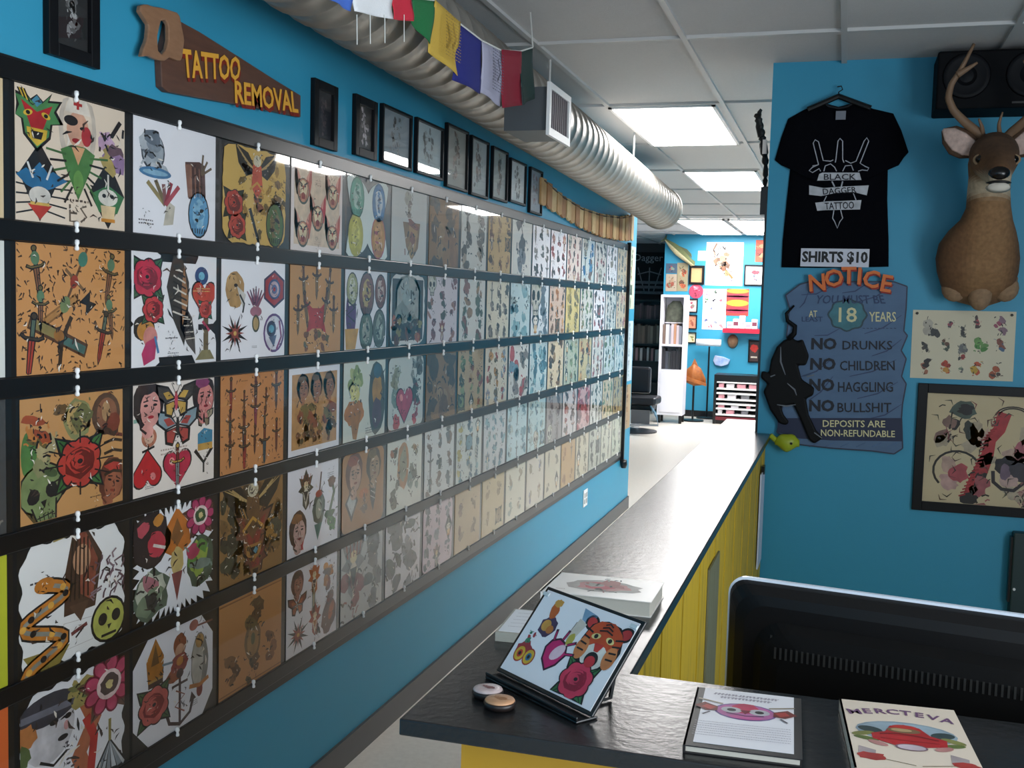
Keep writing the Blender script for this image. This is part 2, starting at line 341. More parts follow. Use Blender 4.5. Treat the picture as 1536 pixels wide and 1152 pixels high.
def pinhead(a, c='b8b95a'):
    a.ell(0, -.3, .24, .26, K); a.ell(0, -.3, .21, .23, c); a.ell(-.08, -.28, .06, .07, K); a.ell(.1, -.28, .06, .07, K); a.poly([(-.02, -.36), (.04, -.36), (0, -.42)], K); a.line([(-.1, -.47), (.1, -.47)], .03)
    r = a.rnd
    for k in range(26):
        x, y = r.uniform(-.2, .2), r.uniform(-.06, .45); a.line([(x, y), (x+r.uniform(-.06, .06), y+.06), (x+r.uniform(-.06, .1), y+.1)], .022, '6a5058' if k % 3 else '8a7278')
def fan(a):
    a.poly([(0, .05), (-.35, -.45), (-.1, -.55), (.2, -.52), (.36, -.4)], K)
    for k in range(6): x = -.3+.11*k; a.poly([(0, .0), (x, -.44-.04*(k % 3)), (x+.09, -.46)], 'c8ccd2' if k % 2 else '8d949c')
    a.line([(0, .35), (0, 0)], .05, '9a8a4a')
def fbird(a, c='d0772a', c2='2f3a2a'):
    a.poly([(0, .55), (.13, .3), (.3, .35), (.2, .1), (.34, .0), (.14, -.1), (.16, -.4), (0, -.56), (-.14, -.4), (-.14, -.1), (-.34, .0), (-.2, .1), (-.3, .35), (-.13, .3)], c)
    a.poly([(0, .1), (.12, -.1), (0, -.5), (-.12, -.1)], 'e8e0cc'); a.ell(0, .12, .1, .1, 'e8d9b0'); a.poly([(-.1, -.05), (.1, -.05), (0, -.35)], c2)
    for k in range(5): a.line([(-.16+.08*k, .12), (-.2+.1*k, .4)], .02, 'a8401c')
def eagle(a, c='2e221c', c2='a8302c'):
    for sx in (-1, 1): a.poly([(0, 0), (sx*.25, .32), (sx*.6, .46), (sx*.52, .1), (sx*.3, -.12)], c)
    for sx in (-1, 1):
        for k in range(5): a.line([(sx*(.08+.04*k), .04+.02*k), (sx*(.28+.07*k), .12+.07*k)], .03, 'b89a62')
    a.poly([(-.12, .12), (.12, .12), (.16, -.3), (0, -.5), (-.16, -.3)], c2); a.ell(0, .2, .11, .11, 'd8cdb0'); a.line([(-.2, -.35), (0, -.2), (.2, -.35)], .05, 'c8963a')
def eye(a):
    for k in range(2):
        x = -.16+.34*k; a.ell(x, 0, .19, .24, 'b03a30'); a.ell(x, 0, .16, .2, 'e2b83a'); a.ell(x, 0, .09, .11, '3a7a9a' if k else 'c8402c'); a.ell(x, 0, .045, .055, K)
def arrowburst(a, c='7a3a38'):
    for k in range(16): t = 2*PI*k/16; R = .45 if k % 2 else .3; a.poly([(.06*math.cos(t+1.57), .06*math.sin(t+1.57)), (R*math.cos(t), R*math.sin(t)), (-.06*math.cos(t+1.57), -.06*math.sin(t+1.57))], K if k % 2 else c)
    a.ell(0, 0, .12, .12, c, rag=.2); a.ell(0, 0, .05, .05, 'd9b060')
def oval(a, c='3f8a76', c2='d9d4c8', c3=K):
    a.ell(0, 0, .3, .48, c3); a.ell(0, 0, .27, .44, c); a.ell(0, .02, .16, .3, c2, rag=.12)
    for k in range(7): a.ell(a.rnd.uniform(-.1, .1), -.18+.07*k, a.rnd.uniform(.04, .1), a.rnd.uniform(.025, .05), [c, c3, c][k % 3], rot=a.rnd.uniform(-40, 40), n=9, rag=.25)
    for k in range(6): a.line([(-.18+.07*k, -.28), (-.16+.06*k, -.38)], .025, c3)
def vhead(a, c='c0503a', c2='e8d2a8'):
    for sx in (-1, 1): a.poly([(sx*.36, .52), (sx*.36, .1), (sx*.28, -.25), (0, -.4), (0, .1), (sx*.16, .16)], c)
    a.ell(0, -.16, .25, .34, '4a5248'); a.ell(0, -.14, .22, .3, 'c88a6a'); a.ell(0, -.1, .16, .22, c2); a.ell(-.07, -.03, .04, .03, K); a.ell(.07, -.03, .04, .03, K); a.poly([(-.1, -.24), (0, -.18), (.1, -.24), (.06, -.36), (-.06, -.36)], '8a2a24'); a.line([(-.16, .06), (-.04, 0)], .04); a.line([(.16, .06), (.04, 0)], .04); a.line([(-.18, -.1), (-.1, -.4)], .03, '8a5a48'); a.line([(.18, -.1), (.1, -.4)], .03, '8a5a48'); a.poly([(-.05, -.02), (.05, -.02), (0, -.16)], 'a8402c')
    a.poly([(-.28, .42), (-.22, .1), (-.12, .18)], 'e09a86'); a.poly([(.28, .42), (.22, .1), (.12, .18)], 'e09a86')
def bolt(a, c='7d2634'):
    a.ell(0, .12, .13, .4, c); a.poly([(-.2, -.1), (.2, -.1), (.12, -.5), (-.12, -.5)], 'c8963a'); a.line([(-.1, .3), (.1, .2), (-.1, .1), (.1, 0)], .03, K)
def scrib(a, n=3, c='5a5458', w=.3):
    for k in range(n):
        x = -w
        while x < w: L = a.rnd.uniform(.03, .09); a.line([(x, -.11*k), (min(w, x+L), -.11*k+a.rnd.uniform(-.01, .01))], .045, c); x += L+.03
def ticks(a, n, c=K, spare=()):
    r = a.rnd
    for k in range(n):
        x, y = r.random(), r.random(); a.go(x, y, .03, r.uniform(0, 180)); a.line([(-.5, 0), (.5, 0)], [.2, .5], c)
def sketch(a, cols, n=5, dens=8):
    """loose inked cluster"""
    r = a.rnd
    for k in range(n):
        c = cols[k % len(cols)]; x, y = r.uniform(-.2, .2), r.uniform(-.34, .34); a.ell(x, y, r.uniform(.08, .2), r.uniform(.1, .24), c, rot=r.uniform(0, 90), n=11, rag=.25)
    for k in range(dens):
        x, y = r.uniform(-.28, .28), r.uniform(-.45, .42); t = r.uniform(0, PI); l = r.uniform(.05, .16)
        a.line([(x, y), (x+l*math.cos(t)*.5, y+l*math.sin(t)*.5+.03), (x+l*math.cos(t), y+l*math.sin(t))], r.uniform(.02, .05), K if k % 3 else cols[(k+1) % len(cols)])
exec_order = []
# ------------------------------------------------------------ the setting
CE = 2.839; PY = 5.206; LW = -1.7; FARY = 17.2
teal = mat('teal_wall_paint', (50, 148, 182), .5, noise=.12, nscale=3, col2=(44, 137, 171), bump=.04, bscale=180)
tilem = mat('ceiling_tile', (205, 203, 202), .9, noise=.25, nscale=110, col2=(170, 168, 166), bump=.25, bscale=220)
blk = mat('black_paint', (22, 22, 24), .35, bump=.05, bscale=40)
blkm = mat('black_satin', (14, 14, 16), .3)
white = mat('white_enamel', (235, 235, 235), .35)
floorm = mat('speckled_vinyl_floor', (214, 208, 198), .32, noise=.45, nscale=46, col2=(178, 170, 160), bump=.02)
struct('floor', MB().box(-4.6, -2.6, -.1, 2.6, 20.2, 0), floorm)
struct('ceiling', MB().box(-4.6, -2.6, CE+.02, 2.6, 20.2, CE+.12), tilem)
g = MB()
for i in range(-5, 7):
    x = -1.335+.64*i; g.box(x-.012, -2.5, CE+.006, x+.012, 20, CE+.022)
for j in range(-5, 11):
    y = 4.63+1.485*j; g.box(-4.5, y-.012, CE+.0062, 2.5, y+.012, CE+.0218)
struct('trim_1', g, mat('ceiling_grid_metal', (196, 195, 194), .5))
struct('wall_left', MB().box(LW-.12, -2.5, 0, LW, 9.1, CE+.03), teal)
struct('wall_back_left', MB().box(-4.6, 9.0, 0, LW-.121, 9.1, CE+.03), teal)
struct('wall_far_left', MB().box(-4.72, 9.1, 0, -4.6, 20.2, CE+.03), teal)
struct('wall_alcove', MB().box(-4.6, 19.8, 0, -2.76, 19.92, CE+.03), mat('charcoal_wall', (70, 70, 74), .7))
struct('wall_far', MB().box(-2.756, FARY, 0, 2.6, FARY+2.6, CE+.03), teal)
struct('wall_right', MB().box(2.5, -2.5, 0, 2.62, -1.35, CE+.03).box(2.5, 1.95, 0, 2.62, FARY, CE+.03).box(2.5, -1.35, 0, 2.62, 1.95, .65).box(2.5, -1.35, 2.45, 2.62, 1.95, CE+.03), teal)
struct('window_2', MB().box(2.5, -1.35, .65, 2.6, -1.3, 2.45).box(2.5, 1.9, .65, 2.6, 1.95, 2.45).box(2.5, -1.3, .65, 2.6, 1.9, .7).box(2.5, -1.3, 2.4, 2.6, 1.9, 2.45).box(2.5, .27, .7, 2.6, .33, 2.4), blk)
struct('wall_partition', MB().box(-.366, PY, 0, 2.5, PY+.12, CE+.03), teal)
# street side behind the camera: wall with a shop window
struct('wall_street', MB().box(-1.7, -2.62, 0, -1.05, -2.5, CE+.03).box(2.15, -2.62, 0, 2.5, -2.5, CE+.03).box(-1.05, -2.62, 0, 2.15, -2.5, .5).box(-1.05, -2.62, 2.5, 2.15, -2.5, CE+.03), teal)
struct('window_1', MB().box(-1.05, -2.6, .5, -1.0, -2.5, 2.5).box(2.1, -2.6, .5, 2.15, -2.5, 2.5).box(-1.0, -2.6, .5, 2.1, -2.5, .55).box(-1.0, -2.6, 2.45, 2.1, -2.5, 2.5).box(.53, -2.6, .55, .58, -2.5, 2.45), blk)
struct('baseboard_left', MB().box(LW, -2.5, 0, LW+.012, 9.1, .105), mat('black_cove_base', (34, 33, 35), .35))
struct('baseboard_far', MB().box(-2.75, FARY-.012, 0, 2.5, FARY, .1), blk)
struct('trim_2', MB().box(-.3765, PY-.002, 1.15, -.3665, PY+.125, 2.22).box(-.40, PY+.02, 2.17, -.3666, PY+.12, 2.3), blkm)
# ------------------------------------------------------------ ceiling lights
em = mat('fluorescent_diffuser', (255, 252, 250), .5, emit=PANEL)
def light(x0, x1, y0, y1, lab):
    t = thing('ceiling_light', lab, 'light', ((x0+x1)/2, (y0+y1)/2, CE), group='fluorescent ceiling panels')
    hx, hy = (x1-x0)/2, (y1-y0)/2
    MB().box(-hx, -hy, -.004, -hx+.02, hy, .018).box(hx-.02, -hy, -.004, hx, hy, .018).box(-hx, -hy, -.004, hx, -hy+.02, .018).box(-hx, hy-.02, -.004, hx, hy, .018).build('frame', white, t)
    MB().box(-hx+.02, -hy+.02, .0, hx-.02, hy-.02, .018).build('diffuser', em, t)
light(-1.335, -.735, 6.13, 7.6, 'large glowing white ceiling panel nearest the spiral duct and vent')
light(-1.335, -.735, 9.08, 10.56, 'second glowing white ceiling panel, in line behind the nearest one')
light(-2.17, -1.53, 14.15, 16.9, 'farthest glowing ceiling panel, left one of the pair at the back wall')
light(-1.48, -.84, 14.15, 16.9, 'farthest glowing ceiling panel, right one of the pair at the back wall')
light(.6, 1.2, 7.62, 9.08, 'glowing ceiling panel hidden behind the blue partition')
light(-.04, .56, 7.62, 9.08, 'glowing ceiling panel behind the partition seen as glare in the framed pictures')
light(.6, 1.2, 12.1, 13.5, 'glowing ceiling panel far behind the partition')
# ------------------------------------------------------------ flash display board on the left wall
Y0, PITCH, Z0, RP = 1.9, .4, 2.208, .3343       # left edge of column 1, column pitch, top of the board, row pitch
ctr = mat('board_black', (20, 21, 23), .38, noise=.3, nscale=30, col2=(12, 12, 13))
bd = thing('display_board', 'long black wall board with rails that carries rows of flash sheets', 'display board', (LW+.0004, 1.5, .5))
MB().box(0, 0, -.03, .0055, 7.2, 1.72).build('backing_board', ctr, bd)
for k in range(6):
    z = Z0-.0165-RP*k
    hz = .0215 if 0 < k < 5 else .022
    tag(MB().box(LW+.0063, 1.5, z-hz, LW+.0135, 8.68, z+hz).build('display_rail', blkm, bevel=.002), 'black horizontal rail %s the flash sheets' % ['along the top edge of', 'under the top row of', 'under the second row of', 'under the middle row of', 'under the fourth row of', 'along the bottom edge of'][k], 'rail', 'rails of the flash board')
po = tag(MB().box(LW+.0005, 8.705, .44, LW+.03, 8.73, 2.235).build('end_post', blkm), 'thin black upright post closing the far end of the flash sheet board', 'post')
MB().lathe([(.02, -.05), (.03, -.02), (.025, .02)], (LW+.03, 8.717, .45), 10).build('post_cap', blkm, po, smooth=True)
PWD, PHT = .366, .287
paper_thick = .0008
clipme = MB().lathe([(.001, .016), (.006, .0135), (.007, .006), (.004, -.001), (.0065, -.008), (.0055, -.013), (.001, -.015)], n=10)
clipo = clipme.build('clip', mat('white_plastic_clip', (240, 240, 240), .3), None, smooth=True); clip_mesh = clipo.data; bpy.data.objects.remove(clipo)
pane_b = MB().box(-.194, -.0068, -.1435, .194, -.0050, .1435).build('pane', glassmat('clear_acrylic', .035, 1.47), None); pane_mesh = pane_b.data; bpy.data.objects.remove(pane_b)
def outline(kind, w, h, r):
    W, H = w/2, h/2; p = []
    if kind == 'rect': return [(-W, -H), (W, -H), (W, H), (-W, H)]
    if kind == 'oct':
        c = .22*h; return [(-W+c, -H), (W-c*.8, -H), (W, -H+c*.9), (W, H-c), (W-c*.9, H), (-W+c, H), (-W, H-c), (-W, -H+c)]
    if kind == 'round':
        for cx, cy, a0 in ((W-.03, H-.03, 0), (-W+.03, H-.03, 90), (-W+.03, -H+.03, 180), (W-.03, -H+.03, 270)):
            for k in range(6): t = math.radians(a0+k*18); p.append((cx+.03*math.cos(t), cy+.03*math.sin(t)))
        return p
    if kind == 'ovals':
        for k in range(60):
            t = 2*PI*k/60; f = .80+.2*abs(math.sin(2*t))**.7; q = max(abs(math.cos(t))/W, abs(math.sin(t))/H)
            d = 1/q*(.62+.38*abs(math.sin(2*t))); p.append((d*math.cos(t), d*math.sin(t)))
        return p
    n = {'wavy': 96, 'spiky': 84, 'ragged': 60}[kind]
    for k in range(n):
        t = 2*PI*k/n; q = ((abs(math.cos(t))/W)**7+(abs(math.sin(t))/H)**7)**(1/7); d = 1/q
        if kind == 'wavy': d *= .965+.035*math.sin(t*17)
        elif kind == 'spiky': d *= (1 if k % 2 else .86-.06*r.random())
        else: d *= .98+.02*r.uniform(-1, 1)
        p.append((d*math.cos(t), d*math.sin(t)))
    return p
sheets = {}
def pmat(c, lam=.25): return mat('paper_%02x%02x%02x' % tuple(c), c, .6, noise=lam, nscale=9, col2=tuple(int(v*.86) for v in c))
def sheet(row, col, base, kind, label, draw, border=None, w=PWD, h=PHT):
    y = Y0+PITCH*(col-.5); z = Z0-.0165-RP*(row-.5); r = random.Random(row*50+col)
    t = thing('flash_sheet', label, 'tattoo flash sheet', (LW+.0066, y, z), PI/2, 'flash sheets on the black display board')
    mb = MB()
    if kind == 'cut':
        mb.prism(outline('rect', w*.9, h*.86, r), -paper_thick, 0)
        for x, zz, rr in ((-.42, .36, .075), (.42, .38, .06), (-.44, .08, .06), (.44, .05, .05), (-.42, -.36, .07), (.4, -.42, .06)):
            pts = [((x*w)+rr*math.cos(2*PI*k/14)*(1+.25*(k % 2)), zz*h+rr*(1.1)*math.sin(2*PI*k/14)) for k in range(14)]
            pts = [(max(-w*.52, min(w*.52, a)), max(-h*.54, min(h*.54, b))) for a, b in pts]
            mb.prism(pts, -paper_thick-.0003*(1+abs(x)), -.0001)
    else: mb.prism(outline(kind, w, h, r), -paper_thick, 0)
    p = mb.build('paper', pmat(base), t, fixn=False)
    a = Art(w, h, row*100+col, -.0013 if kind == 'cut' else -paper_thick); a.ks = 1.1
    a.kx = 1.28
    if border:
        a.go(.5, .5, 1); W, H = w/h/2, .5; m = .07
        a.kx = 1; a.ks = 1; a.go(.5, .5, 1); a.poly([(-W+m, -H+m), (W-m, -H+m), (W-m, H-m), (-W+m, H-m)], border); a.kx = 1.28; a.ks = 1.1
    draw(a); hatch(a, 9 if col < 7 else 3); a.build(t)
    pn = bpy.data.objects.new('acrylic_pane', pane_mesh); C.objects.link(pn); pn.parent = t
    for dz in (.1468, -.1468):
        c = bpy.data.objects.new('clip', clip_mesh); C.objects.link(c); c.parent = t; c.location = (0, -.0085, dz); c.scale = (.8, .9, .85)
    sheets[(row, col)] = t
    return t
WH, CR, TN, OT = (232, 230, 234), (222, 203, 182), (188, 140, 92), (192, 128, 70)
# --- row 1
def d11(a):
    mask(a.go(.18, .77, .4)); nurse(a.go(.54, .6, .72)); a.go(.86, .67, .42); sketch(a, ['9a7aa0', 'b09a5a', 'caa6c0', '6b4f5a'], 7, 12); a.line([(.0, .2), (.2, .5)], .08)
    kite(a.go(.2, .28, .52)); kite2(a.go(.83, .25, .52)); scrib(a.go(.52, .2, .35), 1, '5a4a40'); a.go(.53, .1, .2); a.line([(-.3, .3), (-.3, -.3), (0, -.3)], .08, '6b5c50'); a.line([(-.3, 0), (0, 0)], .08, '6b5c50'); a.line([(.4, .3), (.15, .2), (.4, -.1), (.15, -.3)], .08, '6b5c50')
sheet(1, 1, CR, 'rect', 'cream sheet with a horned mask, nurse head and two dark diamond shapes, top left', d11)
def d12(a):
    a.go(.22, .7, .44); a.ell(0, .05, .28, .36, '4a5058'); a.ell(0, .07, .25, .33, 'a8b0b8'); sketch(a, ['6a7480', 'b8bec4', '8c96a0'], 5, 14); a.ell(.05, -.32, .38, .1, '4a7ea8'); a.ell(.05, -.32, .3, .05, '8ab4cc')
    a.go(.74, .56, .42); a.poly([(-.3, .3), (.1, .36), (.25, .3), (.28, -.4), (-.2, -.42)], '5a3c38'); a.poly([(-.3, .25), (-.12, .28), (-.1, -.36), (-.22, -.4)], '8a6050')
    for k in range(6): a.line([(-.15+.06*k, .22), (-.12+.06*k, -.36)], .018, '33201c' if k % 2 else 'a07058')
    for k in range(3): a.line([(.15, .1), (.2+.12*k, .52-.12*k)], .05, '6a5a48')
    a.go(.34, .32, .42); a.poly([(.0, -.5), (.25, -.46), (.3, -.1), (.1, 0)], 'c8bfae')
    for k in range(5): a.line([(.05, -.1), (-.4+.2*k, .3+.05*(k % 2))], .09, ['9a8a5a', '7a6a48', '8c5a5a', '9a3040', 'b04a55'][k])
    oval(a.go(.78, .23, .42), '5f9cc4', '8cc0dc'); scrib(a.go(.14, .12, .25), 2)
sheet(1, 2, WH, 'rect', 'white sheet with grey bell jar, brown books and blue oval in the top row', d12)
def d13(a):
    for k in range(24): a.go(a.rnd.uniform(.06, .94), a.rnd.uniform(.06, .94), .2); a.ell(0, 0, .3, .15, ['a07a30', 'c8a050', '6a5420'][k % 3], rot=a.rnd.uniform(0, 180), rag=.3)
    eagle(a.go(.52, .76, .5), '1e1c18', 'c8502c'); rose(a.go(.17, .4, .32), 'b84030', '6a1c18', '2c3a20'); rose(a.go(.22, .18, .3), 'c04838', '6a1c18', '2c3a20')
    a.go(.5, .2, .4); a.line([(-.2, .4), (.15, -.5)], .1); oval(a.go(.82, .24, .46), '4c6a38', '7a6a40'); a.go(.55, .48, .25); sketch(a, ['8a4a28', '3a3a22', 'b08030'], 6, 12); a.go(.9, .6, .3); sketch(a, ['5a4a28', '7a5a30'], 4, 8)
sheet(1, 3, (202, 166, 92), 'ragged', 'yellow sheet crowded with a dark winged shape, red roses and a green oval, top row', d13)
def d14(a):
    for x, y in ((.22, .74), (.8, .74), (.5, .46), (.22, .26), (.8, .26)): vhead(a.go(x, y, .4), 'c05a48' if y != .46 else 'c03038')
    scrib(a.go(.5, .82, .2), 3, 'c8a890'); scrib(a.go(.5, .12, .2), 2, 'c8a890')
sheet(1, 4, (228, 214, 208), 'rect', 'pale pink sheet with five horned heads in two columns, top row', d14, border=(226, 200, 172))
def d15(a):
    oval(a.go(.24, .74, .5), '6aa890', 'b0ccc0', '4a7a6a'); oval(a.go(.76, .72, .5), '5a88b4', 'c8d4dc', '41688c'); oval(a.go(.22, .27, .52), 'c0b840', 'd8d060', 'b4ac48'); oval(a.go(.76, .28, .54), 'c08a40', 'd8a060', 'b05a60')
sheet(1, 5, (214, 222, 216), 'ovals', 'four ovals in green, blue, yellow and orange cut out on black, top row', d15)
def bowl(a):
    a.go(.55, .35, .62); a.poly([(-.35, .3), (.38, .32), (.3, -.2), (.05, -.45), (-.2, -.2)], '8a6a48'); a.poly([(-.1, .25), (.3, .28), (.2, -.2), (.05, -.36)], 'b08a58'); sketch(a, ['8a5040', 'a88a5a'], 3, 10)
    a.go(.5, .8, .4); sketch(a, ['b0a898', '8a8078'], 5, 8)
sheet(1, 6, (200, 200, 196), 'rect', 'pale grey sheet with one large brown pointed shape in its lower half, top row', bowl)
def gen(cols, nx=2, ny=3, s=.36, jit=.04, dens=8, scr=False):
    def f(a):
        for i in range(nx):
            for j in range(ny):
                a.go((i+.5)/nx+a.rnd.uniform(-jit, jit), (j+.5)/ny+a.rnd.uniform(-jit, jit), s*a.rnd.uniform(.85, 1.15)*(1.25 if nx*ny <= 4 else 1)); q = a.rnd.random(); c = a.rnd.choice(cols); c2 = a.rnd.choice(cols)
                if q < .8: sketch(a, [c, c2], 4, dens)
                elif q < .83: rose(a, c, c2, '5a6a4a')
                elif q < .86: feather(a, c, c2)
                elif q < .89: kite2(a, c)
                elif q < .93: fbird(a, c, c2)
                elif q < .97: dag(a, '8d9191', c, c2)
                else: skull(a, 'c4c0b0')
        if scr: scrib(a.go(.5, .06, .2), 2)
    return f
G1 = ['8a8078', '6a6660', 'a89a88', '504c48']; GT = ['6a4a30', '8a6038', '4a3826', '9a7a50']; GB = ['6a98a8', '8ab4bc', '4f7888', 'a8b8b4']; GR = ['a84a48', '6a5a50', 'c08878', '584848']; GO = ['c07a34', '8a5a30', '5a4a3a', 'd09a50']; GG = ['6a8058', '8a9a6a', '4c5a48', 'a88a5a']
def rowfill(row, spec):
    for col, (base, cols, nx, ny, kind, lab) in spec.items():
        sheet(row, col, base, kind, lab, gen(cols, nx, ny, .58 if nx*ny <= 4 else (.46 if nx*ny <= 6 else .33), dens=10), w=PWD, h=PHT)
ORD = ['', 'first', 'second', 'third', 'fourth', 'fifth', 'sixth', 'seventh', 'eighth', 'ninth', 'tenth', 'eleventh', 'twelfth', 'thirteenth', 'fourteenth', 'fifteenth', 'sixteenth', 'last']
def L(desc, row, col):
    if 'sheet' in desc: return '%s %s from the left in the %s row' % (desc, ORD[col], ['', 'top', 'second', 'middle', 'fourth', 'bottom'][row])
    return '%s flash sheet, %s from the left in the %s row' % (desc, ORD[col] if col < 17 else 'last', ['', 'top', 'second', 'middle', 'fourth', 'bottom'][row])
PG = (206, 205, 198); PB = (196, 206, 206); BR = (140, 108, 74); OC = (190, 160, 108); PT = (202, 184, 150)
rowfill(1, {7: (BR, GT, 2, 2, 'rect', L('brown', 1, 7)), 8: (PG, G1, 2, 3, 'rect', L('greyish white', 1, 8)), 9: (OC, GT, 3, 3, 'rect', L('ochre', 1, 9)),
 10: (PG, ['4a4c50', '7a8088'], 1, 2, 'rect', L('pale sheet with one dark figure,', 1, 10)), 11: (WH, G1, 3, 3, 'rect', L('white speckled', 1, 11)), 12: (WH, GR, 3, 3, 'rect', L('white and reddish', 1, 12)),
 13: ((220, 206, 196), GR, 3, 3, 'rect', L('pinkish', 1, 13)), 14: (PB, ['3f7fb8', '5a98c8', '8a6a5a'], 2, 3, 'rect', L('blue topped', 1, 14)), 15: (PG, GR, 3, 3, 'rect', L('grey and pink', 1, 15)), 16: (WH, G1, 3, 3, 'rect', L('near white', 1, 16)), 17: (PT, G1, 3, 3, 'rect', L('pale tan', 1, 17))})
# --- row 2
def d21(a):
    ticks(a, 210, '4a3420')
    for x, y, s_, r_ in ((.17, .78, .34, 10), (.2, .5, .3, 0), (.84, .76, .34, -12), (.85, .44, .3, 8)): dag(a.go(x, y, s_, r_), '8a5a3a', '7a2a20', '6a5a30'); a.ell(0, .3, .1, .14, '5a7a5a')
    dag(a.go(.12, .22, .42, -8), 'a83a28', '5a6a5a', '4a3a2a'); dag(a.go(.77, .27, .36, -14), 'a83a28', '5a6a5a', '4a3a2a')
    a.go(.42, .25, .62, -20); a.line([(-.5, .02), (.3, 0)], .17, '5a3a22'); a.line([(-.48, .02), (-.1, .02)], .11, '8a7a48'); a.line([(-.05, 0), (.28, 0)], .1, '4a6a62'); a.line([(0, .3), (-.05, 0), (.0, -.3)], .05, '3a2a1c'); a.ell(-.1, .02, .07, .07, 'a06a30')
    a.go(.5, .72, .5, 60); a.line([(-.45, 0), (.45, 0)], .05, '6a4a30'); a.line([(0, -.25), (.05, .25)], .04, '7a5a38'); a.ell(-.3, 0, .1, .1, '7a8a5a'); a.ell(.3, 0, .09, .1, '3f7a68'); a.ell(0, 0, .08, .08, 'a03a24')
    a.go(.63, .55, .2, 35); a.poly([(-.3, .3), (.3, .3), (.1, 0), (.3, -.3), (-.3, -.3), (-.1, 0)], K); scrib(a.go(.77, .82, .2), 1, '5a4028'); a.go(.38, .5, .3, 28); a.line([(-.5, 0), (.5, 0)], .22, '9a6a38'); a.line([(-.46, 0), (.46, 0)], .12, 'b8844a')
sheet(2, 1, (196, 138, 80), 'rect', 'orange tan sheet of dark ticks around daggers, first full sheet in the second row', d21)
def d22(a):
    rose(a.go(.15, .78, .4), 'c82a48', '8a1a30', '3a7048'); rose(a.go(.22, .5, .28), 'c8343c', '7a1a22', '3a7048'); a.go(.26, .4, .2); a.line([(-.3, .3), (.3, 0)], .12, '2a6a60')
    feather(a.go(.55, .58, .7, 8), '3a3530', 'a07048'); feather(a.go(.66, .3, .42, 25), '58504a', '2c2826')
    heart(a.go(.86, .62, .34), 'c8402c'); a.go(.82, .82, .2); a.ell(0, 0, .4, .4, '2c4a7a'); a.ell(0, 0, .18, .18, '7ac0d8'); scrib(a.go(.82, .7, .2), 2, 'e0c070', .5); rose(a.go(.87, .5, .2), 'c84840', '8a2a20', '2f7a64')
    a.go(.14, .26, .46); a.ell(-.05, .15, .25, .22, K); a.ell(.0, .1, .2, .18, 'c88a3a'); a.ell(.1, -.02, .16, .2, 'd88a80'); a.poly([(0, -.1), (.25, 0), (.2, -.4), (-.05, -.55), (-.1, -.3)], 'c03a68'); a.line([(.2, 0), (.28, -.3)], .05, '4a88b8')
    a.go(.88, .25, .42); a.line([(0, .5), (0, -.4)], .14, '6a5a3a'); a.line([(-.22, .18), (.22, .18)], .12, '2a2426'); a.line([(-.1, .3), (.1, .1)], .06, 'b83a5a'); a.poly([(-.3, -.5), (.3, -.5), (.12, -.3), (-.12, -.3)], '8a8058')
    scrib(a.go(.44, .24, .22), 1, '4a4a50'); scrib(a.go(.46, .1, .2), 2, '8a8a90')
sheet(2, 2, (230, 228, 230), 'cut', 'white cutout sheet with red roses left, grey feathers and a red heart, second row', d22)
def d23(a):
    a.go(.2, .7, .42); a.ell(0, 0, .3, .4, 'b8905a', rag=.05); a.ell(-.1, .15, .18, .2, 'c8a068'); a.poly([(.05, .1), (.35, -.1), (.25, -.4), (.12, -.1)], 'd8d4cc'); a.ell(.02, .1, .06, .04, K); a.line([(.15, -.1), (.3, -.3), (.25, -.5)], .05)
    a.go(.82, .72, .36); pts = [(.5*math.cos(t), .52*math.sin(t)) for t in [PI/6+k*PI/3 for k in range(6)]]; a.poly(pts, '3a3a5a'); a.poly([(x*.86, y*.86) for x, y in pts], 'a83a44'); a.ell(0, 0, .26, .28, '3a5a8a'); a.ell(0, 0, .2, .22, 'c8b0b8'); a.ell(0, 0, .12, .13, '5a6a98'); a.ell(0, 0, .05, .06, 'b83a44')
    a.go(.52, .55, .42)
    for k in range(7): a.line([(0, -.1), (-.3+.1*k, .3+.12*(1-abs(k-3)/3))], [.1, .03], '5a3a58' if k % 2 else '8a4a60')
    a.ell(0, -.15, .2, .12, 'a86a7a'); a.ell(0, -.42, .13, .2, '4a4a3a'); a.ell(0, -.42, .09, .15, 'c0a068'); arrowburst(a.go(.2, .26, .42), '9a4a40')
    a.go(.82, .25, .4); a.ell(0, 0, .4, .48, '6a4a80'); a.ell(0, 0, .34, .42, 'e4e2ea'); a.ell(-.1, .1, .18, .2, '3a4a6a'); a.ell(-.1, .1, .1, .1, '6ab0c8'); a.poly([(-.2, -.1), (.1, -.05), (0, -.35)], '5a6a8a'); a.line([(.2, .3), (.28, -.1), (.1, -.4)], .06, '8a3a70'); scrib(a.go(.5, .12, .12), 2)
sheet(2, 3, (234, 232, 236), 'rect', 'white sheet with a red hexagon badge, a lion head and a purple ring, second row', d23)
def d24(a):
    a.go(.5, .4, .36); a.poly([(-.5, .5), (-.2, .3), (.2, .3), (.5, .5), (.35, 0), (.5, -.45), (.2, -.3), (-.2, -.3), (-.5, -.45), (-.35, 0)], 'b02a24')
    for x, y, r_ in ((.25, .8, 5), (.5, .85, 0), (.75, .78, -8), (.15, .45, 0), (.85, .45, 0), (.3, .5, 12), (.68, .55, -12)): dag(a.go(x, y, .36, r_), '8a6a40', '6a3a22', '5a3a20')
    for x in (.32, .5, .68): a.go(x, .14, .25); sketch(a, ['7a4a28', '6a5a30'], 3, 8)
sheet(2, 4, (186, 136, 80), 'rect', 'tan sheet of daggers around a bright red centre patch, second row', d24)
